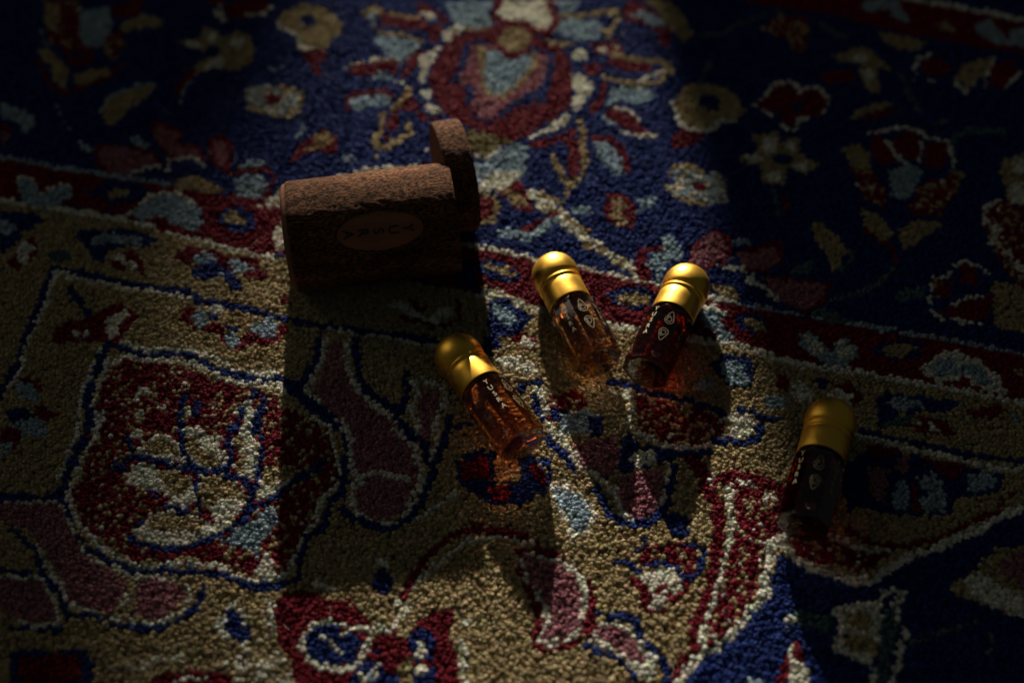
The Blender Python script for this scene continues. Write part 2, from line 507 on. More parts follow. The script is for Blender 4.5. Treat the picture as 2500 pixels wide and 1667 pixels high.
I p W 770,235 800,180 900,150 1010,165 1050,235 1085,325 960,295 840,275
I p O 820,200 920,170 1000,190 1020,250 930,250 850,240
I p W 1035,105 1140,100 1200,145 1275,155 1255,220 1305,265 1315,330 1200,340 1100,300 1060,230
I p O 1045,125 1110,160 1160,230 1250,270 1270,325 1160,320 1080,250
I p W 1390,20 1455,10 1465,60 1440,140 1490,230 1480,330 1455,400 1380,395 1340,330 1380,260 1320,190 1380,120
I p O 1345,160 1400,150 1390,250 1410,340 1370,370 1345,320 1380,250
I p W 715,350 800,305 930,335 1095,370 1115,470 1125,530 1060,575 960,530 910,460 780,445 725,410
I p O 890,345 1060,360 1100,430 1080,490 980,470 920,420
I p W 1150,370 1260,380 1400,440 1415,520 1390,590 1300,645 1230,620 1180,540 1145,470
I p O 1155,375 1280,395 1390,460 1405,530 1270,505 1220,570 1170,570 1145,490
I p W 755,695 860,600 960,575 1100,600 1200,640 1335,630 1325,690 1200,745 1060,785 900,775 800,735
I p O 860,620 960,590 1160,630 1150,685 1000,700 860,690
I p W 1490,330 1560,310 1646,320 1660,430 1560,500 1480,525 1490,440
I p O 1500,340 1570,310 1700,310 1690,380 1570,430 1510,430
I l N 11 735,160 755,270 880,290 1000,325 1130,350 1280,350 1340,290 1300,170 1345,100 1390,0
I l N 11 1030,0 1040,140 1040,200 1090,310 1130,360 1130,460 1145,600
I l N 11 1290,370 1410,410 1445,470 1430,560 1390,640 1330,685 1210,745 1100,785 960,805 800,770 740,730
I l N 12 1480,90 1510,230 1495,330 1470,440 1440,540
I l N 11 1430,580 1540,530 1646,450 1720,390
I l N 10 920,540 1040,580 1100,595
I l N 9 870,460 920,500
I l N 10 680,350 720,310 640,330
I l N 9 830,630 780,680
I p S 1365,695 1440,640 1520,565 1590,555 1610,600 1560,700 1500,780 1470,855 1420,795 1330,795 1250,755 1310,735
I p R 1370,860 1460,830 1470,900 1440,965 1390,935
I p W 1470,880 1530,825 1560,880 1570,940 1500,980
E l N 12 1270,1290 1230,1400 1220,1500
E l N 12 1350,1350 1330,1430
E p W 1280,1360 1320,1350 1300,1460 1270,1450
E l N 12 1740,1290 1650,1400 1600,1560
E l N 12 1780,1420 1730,1520
E p W 1690,1400 1750,1390 1690,1560 1640,1560
F l N 13 130,1350 100,1450 40,1540
F p W 0,1330 60,1340 40,1420 0,1450
# mauve palmettes, left
I p P 0,520 330,530 360,600 420,720 520,880 640,920 720,990 680,1150 560,1160 420,1130 380,1030 300,880 240,780 160,680 0,620 -100,600 -100,510
I p P 800,980 940,970 1040,1010 1060,1080 1000,1150 880,1200 760,1180 790,1080
I p W 700,1050 770,1050 740,1130 690,1120
I l W 7 0,520 150,530 330,520
I p O -100,640 0,640 100,740 190,830 230,900 190,930 0,900 -100,880
I p P 0,960 240,980 320,1100 340,1200 200,1230 100,1200 0,1120 -100,1100 -100,950
I l W 9 200,770 290,930 350,1010 400,1110 500,1150 640,1195 800,1225 960,1210 1060,1145 1100,1060 1050,990 920,960 780,955 680,925
I l N 11 70,690 200,800 240,930 290,980 340,1060 375,1170 520,1185 700,1240 850,1265 970,1235 1080,1185 1140,1110 1165,1020
I l N 9 -60,910 220,945
I l W 8 0,950 230,960 310,1080 340,1190
I l N 10 60,1250 340,1255 380,1200
I l W 7 90,1210 200,1240 330,1230
I p N 50,1380 480,1375 530,1450 540,1600 540,1700 50,1700
I p R 100,1410 450,1395 480,1540 400,1560 110,1560
I p W 1340,1090 1280,1150 1230,1240 1260,1300 1390,1365 1460,1310 1440,1230 1390,1150
I p N 1290,1180 1330,1135 1375,1180 1435,1265 1445,1300 1400,1345 1330,1310 1280,1250 1310,1210
I p X 1500,1100 1590,1100 1590,1250 1500,1400 1420,1500 1250,1480 1400,1370 1480,1280
I p X 560,1480 800,1430 1050,1400 1060,1450 800,1495
I p R 860,1555 960,1510 1150,1498 1310,1520 1380,1600 860,1600
I l W 8 1000,1560 1100,1540 1180,1545
# panel, right edge (in the box shadow)
J l W 10 370,40 480,90 500,220 545,330 540,430 470,480 420,560 400,650 350,690 300,830 240,940 100,990
J l N 13 430,20 560,90 585,200 565,330 565,440 475,560 445,680 360,720 315,860 295,980 160,1012 0,1012
J p N 310,370 400,310 470,260 440,330 330,420
J p W 60,880 130,830 160,900 200,960 100,1000 50,950
# mauve palmettes, centre
F p P 600,930 660,930 720,1200 830,1320 960,1430 1040,1568 720,1568 560,1400 480,1280 540,1050
J p P 600,0 850,0 900,130 970,260 1000,370 960,480 900,590 760,640 650,570 620,470 640,350 600,220 590,100
F l W 12 550,925 530,1030 450,1180 410,1280 480,1340 580,1430 650,1540
F l W 12 700,925 680,1060 710,1190 800,1280 900,1380 1010,1460 1040,1568
J l W 12 560,60 600,180 600,300 640,390 600,500 640,590 720,640 840,660 920,600 960,500 1010,400 990,300 960,200 890,110
J l W 11 640,440 680,365 800,360 940,400
F l N 14 500,910 480,1060 400,1180 350,1290 540,1400 620,1530
F l N 14 750,900 760,1040 780,1200 870,1290 1000,1390 1070,1480 1110,1568
F p P 1200,1230 1330,1260 1330,1400 1230,1568 1160,1568 1170,1400
F l W 11 1150,1200 1220,1190 1330,1230 1380,1300 1330,1420 1240,1568
F l W 11 1150,1200 1180,1300 1110,1400 1190,1480
F l N 13 1090,1140 1100,1300 1050,1400
J p P 990,40 1070,60 1070,250 1030,240 980,110
J l W 10 970,40 1000,150 1060,250
J l W 10 1110,60 1090,250 1060,340
J l N 13 860,0 900,80 960,140 1030,200 1040,300 1080,340 1020,500 960,600 860,675 760,675 620,620 560,560
J l N 13 1170,30 1150,150 1110,250 1060,380
J l N 10 1180,100 1270,75
J l W 8 1220,460 1130,530 1010,600 980,650
J p N 1205,310 1290,230 1450,235 1640,270 1720,340 1720,470 1560,545 1400,540 1310,480 1205,400
J p R 1235,300 1400,255 1410,400 1240,400
J p R 1390,430 1500,415 1535,500 1480,530 1400,500
J p O 1420,270 1580,270 1570,400 1440,430
K p R 215,300 270,310 320,380 300,440 240,380
K l N 11 225,275 310,290 340,340 330,430
J l R 15 890,1085 940,990 1010,880 1100,780 1200,710 1320,680 1480,690 1600,720 1660,770
J l W 9 960,1015 1060,910 1170,820 1270,750 1400,730 1540,730 1640,760
J p N 750,940 790,895 845,950 845,1040 790,1065 735,1010
J l W 8 735,870 810,890
J l W 9 380,990 490,1025
J l W 12 870,1095 930,1125 880,1200 820,1290 745,1240
J p R 165,1110 260,1045 370,1035 440,1080 560,1100 680,1170 745,1250 700,1340 720,1400 680,1500 640,1600 310,1600 240,1400 180,1300
J l W 14 370,1280 390,1230 470,1220 610,1240 715,1275 700,1340 650,1440 600,1480 480,1490 370,1430 310,1370 330,1300 370,1280
J p N 400,1250 500,1230 620,1290 665,1340 620,1445 480,1475 375,1425 340,1350
J l W 8 440,1300 500,1340 545,1400
J l W 8 620,1260 555,1290
J p R 740,1300 860,1275 935,1330 945,1400 850,1510 760,1480 700,1400
J p N 740,1370 780,1365 780,1400 745,1400
J p N 680,1450 760,1430 800,1500 890,1520 880,1600 560,1600 620,1500
J p W 640,1520 720,1490 735,1440 780,1440 760,1545 640,1600
J p S 700,1510 750,1500 740,1560 690,1560
J p R 940,1290 1000,1200 1060,1165 1195,1145 1185,1230 1170,1330 1215,1420 1210,1600 960,1600
J p N 940,1270 1050,1255 1085,1350 1060,1440 980,1445 940,1390
J p N 955,1500 1085,1480 1090,1600 950,1600
J p W 970,1320 1000,1305 1060,1350 1020,1435 950,1425 990,1370
J p W 985,1475 1050,1450 1035,1535 970,1515
J l W 9 1230,1165 1275,1210 1220,1300 1265,1390 1230,1500 1280,1580
J p X 60,1080 150,1090 130,1250 60,1310
J p X -40,1380 220,1400 300,1600 -40,1600
# --- border, centre right
F p W 960,680 1050,640 1150,720 1240,765 1300,720 1390,680 1420,740 1320,810 1200,785 1060,725
F l R 9 1080,760 1200,800 1330,830 1450,780 1460,660
F l R 9 1130,650 1200,720 1240,700
F p N 1430,420 1550,340 1590,560 1480,560
F l N 12 280,770 520,830 860,862 1130,905 1310,925
F l W 8 560,848 720,872 880,885 1020,915 1290,965
F p R 230,640 280,620 300,680 250,690
G p N -20,640 120,650 200,720 290,760 230,850 100,910 -20,890
G p S -20,670 80,690 170,760 150,840 40,800
G l X 10 -60,560 60,600 140,640 280,700
G p O 30,980 130,950 155,1010 60,1025
G p R 145,900 200,855 295,920 285,1010 220,990
G p W 175,910 250,895 305,950 260,1005 200,960
G p W 30,1065 160,1025 285,1080 320,1150 230,1165 100,1115
G p N -60,900 40,900 60,960 -20,1040 -60,1000
G p N 150,1240 240,1200 350,1185 330,1320 375,1400 380,1490 310,1430 265,1300
G p O 220,1250 290,1230 285,1300 230,1300
G l W 14 310,1260 350,1300 380,1460 440,1540
G p R 370,1420 430,1440 440,1480 380,1470
G p M 390,1300 600,1260 650,1350 600,1450 420,1420
G p N 430,1380 560,1440 480,1500 400,1460
G p S 480,1440 640,1390 760,1450 700,1568 450,1568
G l N 11 800,1200 950,1235 1100,1285 1300,1330 1500,1380 1640,1450
G l X 12 820,1265 930,1290 960,1400 940,1510
G p M 990,1310 1200,1340 1290,1450 1200,1540 1000,1520
G p S 1380,1200 1520,1190 1540,1240 1420,1265
G p N 1490,1080 1600,1020 1790,1060 1800,1220 1660,1260 1540,1180
G p S 1560,1065 1660,1045 1745,1110 1765,1225 1640,1235 1560,1150
G p W 1590,1420 1720,1425 1785,1530 1640,1568 1580,1500
G l N 10 1700,1390 1850,1450 1960,1470
H p R 280,1150 350,1160 350,1270 270,1230
H p W 360,1240 430,1180 520,1270 525,1345 400,1335
H p N 530,1180 605,1180 590,1255 540,1245
H p R 600,1200 780,1220 860,1330 800,1380 680,1240
H p W 605,1315 680,1250 795,1290 780,1375 650,1345
H p S 200,1310 350,1290 330,1380 210,1385
H p N 950,1290 1060,1280 1300,1310 1530,1350 1480,1400 1100,1420 980,1540 960,1400
H p S 1010,1340 1150,1300 1310,1380 1100,1405
H p T 980,1520 1060,1450 1200,1410 1160,1500
H p R 1230,1440 1400,1460 1500,1560 1350,1568
H p W 1235,1505 1330,1470 1425,1545 1300,1540
H p R 1550,1420 1780,1360 1850,1420 1700,1450
H p S 1860,1420 1960,1440 1900,1490
L p R 980,90 1060,60 1200,100 1230,160 1100,130
L p W 1040,75 1120,85 1195,140 1140,130
L l N 11 720,120 1000,180 1350,260 1660,300 1900,360
K p N 565,40 635,30 640,150 570,165
K p P 480,200 700,150 745,250 700,370 620,400 500,310
K p M 830,-20 1250,-20 1345,60 1330,140 1200,200 1000,190 860,140
K p N 735,260 790,100 830,200 950,205 1080,235 1250,200 1265,260 1100,275 950,290 900,330 800,335 720,375
K l W 11 800,110 960,185 1100,215 1220,205 1340,150
K p W 785,285 830,225 940,235 955,285 830,325
K p W 1365,20 1480,25 1520,80 1495,155 1380,165 1335,110
K p O 1330,70 1380,60 1380,130 1330,120
K l N 13 1290,180 1470,185 1545,150 1545,60 1500,0
K l W 17 320,105 400,145 450,225 485,300
K l N 16 325,165 380,220 420,270 485,335
K p W 335,425 430,395 500,475 585,545 605,620 560,705 455,760 425,650 355,545
K p S 355,440 450,460 540,530 570,600 540,680 475,705 445,620 375,540
K p P 740,385 940,335 1000,330 960,560 930,640 860,660 760,620 690,480
K l W 12 1030,310 1000,430 960,560 955,600
K l W 12 500,310 620,380 700,460 745,560 765,630 850,645
K l N 15 600,420 660,560 700,620 790,655 910,650 960,605 1010,560 1030,430 1060,330
K p N 1000,610 1040,560 1135,620 1125,720 1060,745 1000,680
K p O 1085,330 1200,370 1180,460 1110,600 1045,540 1075,420
K p R 1090,260 1200,280 1290,370 1250,440 1150,340
# --- red panel on the right and the navy field
L p M 0,380 260,440 240,560 270,680 280,740 200,760 130,950 120,1080 0,1200
K p M 1370,410 1646,470 1700,470 1700,700 1560,780 1560,1000 1500,1110 1380,1280 1260,1380 1200,1420 1230,1250 1310,1000 1350,830 1360,560
K l R 24 1230,440 1295,520 1305,700 1285,900 1240,1090 1180,1250 1160,1400 1060,1500 1020,1600
K l R 20 1240,450 1290,395 1400,375 1520,395 1640,440 1700,460
K l W 14 1375,440 1370,540 1385,660 1360,780 1330,900 1310,1000 1270,1120 1220,1230 1205,1350
K l W 9 1275,360 1255,440
K l W 9 1400,400 1500,430
L l W 10 170,470 240,520
Z p N 0 1905,1352 1880,1420 1872,1470 1830,1502 1795,1548 1757,1591 1719,1604 1668,1667 1640,1900 2800,1900 2800,1240 2500,1255 2438,1290 2310,1340 2180,1385 2160,1410 2080,1422 1980,1396
K l W 19 1690,720 1640,750 1600,850 1575,950 1560,1080 1460,1180 1390,1270 1300,1370 1200,1400 1120,1500 1060,1600
L l W 17 230,720 170,790 190,900 150,1000 180,1050 110,1130
L p M 280,700 520,680 700,780 900,790 850,880 700,930 480,880 330,830
L p O 560,560 800,560 1000,600 1200,650 1320,580 1320,500 1560,470 1500,560 1300,650 1150,730 900,760 740,730 600,650
L p N 580,340 700,250 900,230 1100,270 1350,330 1540,360 1500,470 1280,500 1230,600 1080,600 880,590 700,550 640,590
L p R 740,190 930,210 900,290 760,250
L p R 1080,270 1320,310 1250,400 1150,340
L p P 750,320 880,340 850,520 760,490
L p S 920,400 980,400 985,560 900,575 890,500
L p R 1000,420 1040,420 1050,570 1010,580
L p S 1030,390 1140,360 1205,480 1205,580 1090,590 1050,520 1090,470
L p S 1330,370 1480,330 1495,430 1380,480 1310,450
L p P 930,270 1010,240 960,380 900,330
L l W 10 690,140 870,180 960,210 1100,240 1280,280 1400,320 1560,340 1660,330
L l R 10 620,680 750,760 960,775 1150,740 1300,660 1500,580 1570,480
L l W 10 500,700 600,750 760,800 880,800
L l W 17 275,780 360,880 480,925 650,975 780,980 860,910 960,850 1100,800 1250,740 1400,680 1500,620 1660,540
K p N 870,715 910,770 830,825 800,800 860,780
K l N 10 720,860 800,900 860,925
K p M 870,800 950,780 1080,760 1190,790 1185,900 1130,950 1050,900 960,870 845,885
K l N 11 1110,770 1180,780 1230,830 1190,900 1160,980 1070,940
K l N 11 890,890 1000,872 1060,895
K p R 785,960 850,955 890,1020 1000,1000 1100,970 1145,970 1140,1040 1060,1110 1000,1100 960,1140 1010,1150 960,1180 885,1155 860,1090
K p W 845,955 920,910 1000,888 1065,910 1095,970 1085,1060 1040,1065 1020,1020 970,1015 890,1025
K p W 905,1115 950,1080 1000,1025 1000,1095 965,1145 910,1135
K l W 7 915,1040 950,1085
K p R 160,790 380,800 460,880 560,960 610,1090 570,1220 480,1350 290,1395 230,1320 260,1220 215,1060 140,920
K p W 170,800 390,850 470,890 540,960 560,1060 550,1160 520,1270 460,1330 380,1365 270,1360 265,1290 300,1200 250,1050 160,930
K p P 185,820 380,870 450,930 505,1000 520,1100 490,1240 420,1310 290,1310 340,1200 285,1050 195,920
K l N 12 605,1160 700,1180 800,1180 870,1310 975,1420 1005,1500 1000,1600
K p W 530,1310 620,1215 720,1195 800,1250 850,1330 945,1420 950,1540 860,1540 720,1400 600,1350
K p P 590,1290 640,1230 730,1230 800,1300 860,1380 900,1460 800,1440 700,1350
K l N 11 540,1340 620,1400 720,1420 800,1500 860,1580
K p R 560,1170 610,1180 600,1260 560,1300 530,1280
L l W 12 570,1150 700,1110 810,1130 830,1050 960,1030 900,1130 930,1210 970,1280 930,1400 890,1600
L l W 12 570,1150 590,1260 560,1360 660,1420 750,1440 790,1500 760,1600
L p W 570,1150 700,1110 820,1130 850,1300 830,1400 750,1440 560,1360 590,1260
L p O 610,1160 750,1150 800,1230 740,1270 630,1240
L p O 600,1310 730,1290 830,1330 790,1410 650,1390
L p T 850,1150 900,1130 930,1250 890,1400 850,1600 790,1600 820,1300
L p T 320,1150 430,1160 540,1200 530,1300 440,1260 330,1210
L l T 9 990,1330 1150,1280 1370,1210
L l T 7 1440,1250 1480,1320 1440,1420
L p O 1200,1010 1320,950 1480,800 1646,780 1900,800 1900,1250 1646,1190 1480,1140 1300,1070
L p P 1480,880 1646,800 1900,830 1900,1000 1646,1020
L p W 1300,970 1400,930 1500,1000 1646,1070 1800,1130 1800,1230 1646,1190 1460,1130 1330,1050
L p R 260,1420 330,1330 390,1400 260,1600 210,1600
L p W 280,1360 330,1345 330,1440 435,1480 400,1600 290,1600 300,1450
L p W 265,1190 320,1170 330,1240 290,1230
L p S 0,1600 60,1530 180,1580
"""

PIX = 2                                            # pattern cell in photo px
NX, NY = 2800 // PIX, 1960 // PIX                  # covers -150..2650 x -130..1830
OX, OY = -150, -130
CODES = 'NROWSPTGMXB'
grid = np.zeros((NY, NX), np.uint8)
_gx = OX + (np.arange(NX) + .5) * PIX
_gy = OY + (np.arange(NY) + .5) * PIX


def paint(kind, code, w, pts):
    x0, x1 = pts[:, 0].min() - w, pts[:, 0].max() + w
    y0, y1 = pts[:, 1].min() - w, pts[:, 1].max() + w
    i0, i1 = np.searchsorted(_gx, x0), np.searchsorted(_gx, x1)
    j0, j1 = np.searchsorted(_gy, y0), np.searchsorted(_gy, y1)
    if i1 <= i0 or j1 <= j0:
        return
    X, Y = np.meshgrid(_gx[i0:i1], _gy[j0:j1])
    if kind == 'p':
        ins = np.zeros(X.shape, bool)
        n = len(pts)
        for k in range(n):
            ax, ay = pts[k]; bx, by = pts[(k + 1) % n]
            if ay == by:
                continue
            c = ((ay > Y) != (by > Y)) & (X < (bx - ax) * (Y - ay) / (by - ay) + ax)
            ins ^= c
    else:
        ins = np.zeros(X.shape, bool)
        for k in range(len(pts) - 1):
            a, b = pts[k], pts[k + 1]
            d = b - a
            L = max(d @ d, 1e-6)
            t = np.clip(((X - a[0]) * d[0] + (Y - a[1]) * d[1]) / L, 0, 1)
            ins |= (X - a[0] - t * d[0]) ** 2 + (Y - a[1] - t * d[1]) ** 2 < (w * .5) ** 2
    grid[j0:j1, i0:i1][ins] = CODES.index(code)


for ln in MOTIFS.strip().splitlines():
    if ln.startswith('#'):
        continue
    f = ln.split()
    tx, ty, ts = TILES[f[0]]
    w, rest = 0.0, f[3:]
    if ',' not in rest[0]:
        w, rest = float(rest[0]), rest[1:]
    P = np.array([[float(v) for v in s.split(',')] for s in rest])
    paint(f[1], f[2], w * 1.25, np.stack([tx + P[:, 0] / ts, ty + P[:, 1] / ts], 1))

YARN = dict(N=(.012, .026, .118), R=(.15, .0085, .016), O=(.315, .24, .12), W=(.56, .53, .42), S=(.25, .31, .33),
            P=(.27, .11, .12), T=(.07, .115, .115), G=(.17, .135, .05))
TAB = np.array([YARN[c] for c in 'NROWSPTG'])
MIX = {'M': ((1, .70), (2, .27), (3, .03)), 'X': ((3, .5), (2, .5)), 'B': ((4, .5), (2, .25), (3, .25))}


def knot_colours(P):
    """yarn colour of knots standing at P (mm)"""
    px, py = to_px(P)
    px = px + rng.normal(0, 1.6, len(px)); py = py + rng.normal(0, 1.4, len(py))
    def fold(v, lo, hi):                            # beyond the traced part the pattern repeats mirrored
        t = np.mod(v - lo, 2 * (hi - lo))
        return lo + np.where(t > hi - lo, 2 * (hi - lo) - t, t)
    px = fold(px, OX + 60, OX + NX * PIX - 60); py = fold(py, OY + 60, OY + NY * PIX - 60)
    code = grid[((py - OY) / PIX).astype(int).clip(0, NY - 1), ((px - OX) / PIX).astype(int).clip(0, NX - 1)].astype(int)
    r = rng.random(len(code))
    for c, parts in MIX.items():
        m = code == CODES.index(c)
        acc = 0.0
        out = np.full(len(code), parts[0][0])
        for idx, fr in parts:
            out[(r >= acc) & (r < acc + fr)] = idx
            acc += fr
        code[m] = out[m]
    c = TAB[code]
    v = rng.normal(1.0, .13, (len(code), 1)).clip(.6, 1.45)
    hue = rng.normal(1.0, .04, (len(code), 3))
    return (c * v * hue).clip(0, 1)
# ------------------------------------------------------------------ rug
m_back, nt, b = new_mat('rug_backing')
b.inputs['Base Color'].default_value = (.05, .045, .04, 1)
b.inputs['Roughness'].default_value = 1.0

m_yarn, nt, b = new_mat('wool_yarn')
at = nt.nodes.new('ShaderNodeAttribute'); at.attribute_type = 'INSTANCER'; at.attribute_name = 'yarn'
tc = nt.nodes.new('ShaderNodeTexCoord')
nz = nt.nodes.new('ShaderNodeTexNoise'); nz.inputs['Scale'].default_value = 2600.0; nz.inputs['Detail'].default_value = 2
mr = nt.nodes.new('ShaderNodeMapRange'); mr.inputs[1].default_value = .3; mr.inputs[2].default_value = .7
mr.inputs[3].default_value = .8; mr.inputs[4].default_value = 1.15
mx = nt.nodes.new('ShaderNodeVectorMath'); mx.operation = 'SCALE'
nt.links.new(tc.outputs['Object'], nz.inputs['Vector'])
nt.links.new(nz.outputs[0], mr.inputs[0])
nt.links.new(at.outputs['Color'], mx.inputs[0]); nt.links.new(mr.outputs[0], mx.inputs['Scale'])
nt.links.new(mx.outputs[0], b.inputs['Base Color'])
b.inputs['Roughness'].default_value = .75
b.inputs['Specular IOR Level'].default_value = .08
b.inputs['Sheen Weight'].default_value = .0
b.inputs['Sheen Roughness'].default_value = .5

PX, PY = 1.58, 1.42                                   # knot spacing, mm
ROT = math.radians(-13.5)                             # the weave runs along the border stripe
XR, YR = (-330, 330), (-200, 300)
nu = np.arange(-420, 420, PX); nv = np.arange(-420, 420, PY)
U, V = np.meshgrid(nu, nv)
U = U + (np.arange(len(nv)) % 2)[:, None] * PX * .5
U = (U + rng.normal(0, .30, U.shape)).ravel(); V = (V + rng.normal(0, .26, V.shape)).ravel()
KX = U * math.cos(ROT) - V * math.sin(ROT)
KY = U * math.sin(ROT) + V * math.cos(ROT) + 40
ok = (KX > XR[0]) & (KX < XR[1]) & (KY > YR[0]) & (KY < YR[1])
KX, KY = KX[ok], KY[ok]
wav = np.array([noise.noise((x * .012, y * .012, .3)) for x, y in zip(KX[::1], KY[::1])])
clump = np.array([noise.noise((x * .11, y * .11, 5.3)) for x, y in zip(KX, KY)])
KZ = -.75 + wav * .6 + clump * .45 + rng.normal(0, .2, len(KX))
yarn = knot_colours(np.stack([KX, KY, np.zeros_like(KX)], 1))

rug = link('rug', mesh_of('rug_backing', [(x * MM, y * MM, z * MM) for z in (-5.0, -2.2) for x, y in
            ((XR[0] - 2, YR[0] - 2), (XR[1] + 2, YR[0] - 2), (XR[1] + 2, YR[1] + 2), (XR[0] - 2, YR[1] + 2))],
            [(0, 1, 2, 3), (4, 5, 6, 7), (0, 1, 5, 4), (1, 2, 6, 5), (2, 3, 7, 6), (3, 0, 4, 7)]), m_back)
tag(rug, 'hand-knotted oriental wool rug in navy, red, ochre and cream under the bottles', 'rug')
pm = bpy.data.meshes.new('pile')
pm.vertices.add(len(KX))
pm.vertices.foreach_set('co', (np.stack([KX, KY, KZ], 1) * MM).astype(np.float32).ravel())
ca = pm.attributes.new('yarn', 'FLOAT_COLOR', 'POINT')
ca.data.foreach_set('color', np.concatenate([yarn, np.ones((len(yarn), 1))], 1).astype(np.float32).ravel())
pile = link('pile', pm, m_yarn, rug)
tag(pile, kind='stuff')

ng = bpy.data.node_groups.new('knots', 'GeometryNodeTree')
ng.interface.new_socket('Geometry', in_out='INPUT', socket_type='NodeSocketGeometry')
ng.interface.new_socket('Geometry', in_out='OUTPUT', socket_type='NodeSocketGeometry')
N = ng.nodes.new
gi, go = N('NodeGroupInput'), N('NodeGroupOutput')
g2i = N('GeometryNodeGeometryToInstance')
for k in range(5):                                   # five lumpy, frayed tufts
    ic = N('GeometryNodeMeshIcoSphere'); ic.inputs['Radius'].default_value = .88 * MM; ic.inputs['Subdivisions'].default_value = 3
    sp = N('GeometryNodeSetPosition')
    ps = N('GeometryNodeInputPosition')
    vm = N('ShaderNodeVectorMath'); vm.operation = 'ADD'; vm.inputs[1].default_value = (k * .37, k * .71, k * .13)
    tn = N('ShaderNodeTexNoise'); tn.inputs['Scale'].default_value = 1900.0; tn.inputs['Detail'].default_value = 4.0
    tn.inputs['Roughness'].default_value = .65
    sb = N('ShaderNodeVectorMath'); sb.operation = 'SUBTRACT'; sb.inputs[1].default_value = (.5, .5, .5)
    sc_ = N('ShaderNodeVectorMath'); sc_.operation = 'SCALE'; sc_.inputs['Scale'].default_value = 1.35 * MM
    L = ng.links.new
    L(ps.outputs[0], vm.inputs[0]); L(vm.outputs[0], tn.inputs['Vector']); L(tn.outputs['Color'], sb.inputs[0])
    L(sb.outputs[0], sc_.inputs[0]); L(sc_.outputs[0], sp.inputs['Offset']); L(ic.outputs['Mesh'], sp.inputs['Geometry'])
    # loose fibres standing off the tuft
    cone = N('GeometryNodeMeshCone'); cone.inputs['Vertices'].default_value = 3
    cone.inputs['Radius Top'].default_value = 0.0; cone.inputs['Radius Bottom'].default_value = .03 * MM
    cone.inputs['Depth'].default_value = .75 * MM
    pf = N('GeometryNodeDistributePointsOnFaces'); pf.inputs['Density'].default_value = 9.0e6; pf.inputs['Seed'].default_value = k
    ifb = N('GeometryNodeInstanceOnPoints'); rl = N('GeometryNodeRealizeInstances'); jg = N('GeometryNodeJoinGeometry')
    rv = N('FunctionNodeRandomValue'); rv.data_type = 'FLOAT_VECTOR'
    rv.inputs[0].default_value = (-.7, -.7, -.7); rv.inputs[1].default_value = (.7, .7, .7)
    rr = N('FunctionNodeRotateEuler') if False else None
    L(sp.outputs[0], pf.inputs['Mesh']); L(pf.outputs['Points'], ifb.inputs['Points']); L(cone.outputs['Mesh'], ifb.inputs['Instance'])
    L(pf.outputs['Rotation'], ifb.inputs['Rotation'])
    L(ifb.outputs[0], rl.inputs[0]); L(rl.outputs[0], jg.inputs[0]); L(sp.outputs[0], jg.inputs[0])
    sm = N('GeometryNodeSetMaterial'); sm.inputs['Material'].default_value = m_yarn
    L(jg.outputs[0], sm.inputs['Geometry'])
    L(sm.outputs[0], g2i.inputs[0])
iop = N('GeometryNodeInstanceOnPoints'); iop.inputs['Pick Instance'].default_value = True
ri = N('FunctionNodeRandomValue'); ri.data_type = 'INT'
[s for s in ri.inputs if s.name == 'Max' and s.type == 'INT'][0].default_value = 4
rr = N('FunctionNodeRandomValue'); rr.data_type = 'FLOAT_VECTOR'; rr.inputs[0].default_value = (-3.1, -3.1, -3.1); rr.inputs[1].default_value = (3.1, 3.1, 3.1)
rs = N('FunctionNodeRandomValue'); rs.data_type = 'FLOAT_VECTOR'; rs.inputs[0].default_value = (.70, .70, .75); rs.inputs[1].default_value = (1.24, 1.24, 1.4)
L(gi.outputs[0], iop.inputs['Points']); L(g2i.outputs[0], iop.inputs['Instance'])
L([s for s in ri.outputs if s.type == 'INT'][0], iop.inputs['Instance Index'])
L(rr.outputs[0], iop.inputs['Rotation']); L(rs.outputs[0], iop.inputs['Scale'])
L(iop.outputs[0], go.inputs[0])
md = pile.modifiers.new('knots', 'NODES'); md.node_group = ng

# a little lint and a few loose hairs lying on the pile
V, F = [], []
for k in range(70):
    x, y = rng.uniform(-190, 200), rng.uniform(-135, 190)
    a0 = rng.uniform(0, 6.28); cv = rng.normal(0, .35); ln_ = rng.uniform(2.0, 9.0); rad_ = rng.uniform(.035, .07)
    n_ = 10; z0 = rng.uniform(.2, .7); p = Vector((x, y, z0)); base_i = len(V)
    for i in range(n_):
        t = a0 + cv * i
        d = Vector((math.cos(t), math.sin(t), rng.normal(0, .15)))
        s_ = Vector((-math.sin(t), math.cos(t), 0))
        for q in range(3):
            u = 2 * math.pi * q / 3
            V.append(tuple((p + (s_ * math.cos(u) + Vector((0, 0, 1)) * math.sin(u)) * rad_) * MM))
        p = p + d * ln_ / n_
    for i in range(n_ - 1):
        for q in range(3):
            q2 = (q + 1) % 3
            F.append((base_i + i * 3 + q, base_i + i * 3 + q2, base_i + i * 3 + 3 + q2, base_i + i * 3 + 3 + q))
m_lint, nt, b = new_mat('lint'); b.inputs['Base Color'].default_value = (.45, .42, .36, 1); b.inputs['Roughness'].default_value = .9
tag(link('lint', mesh_of('lint', V, F, True), m_lint, rug), kind='stuff')
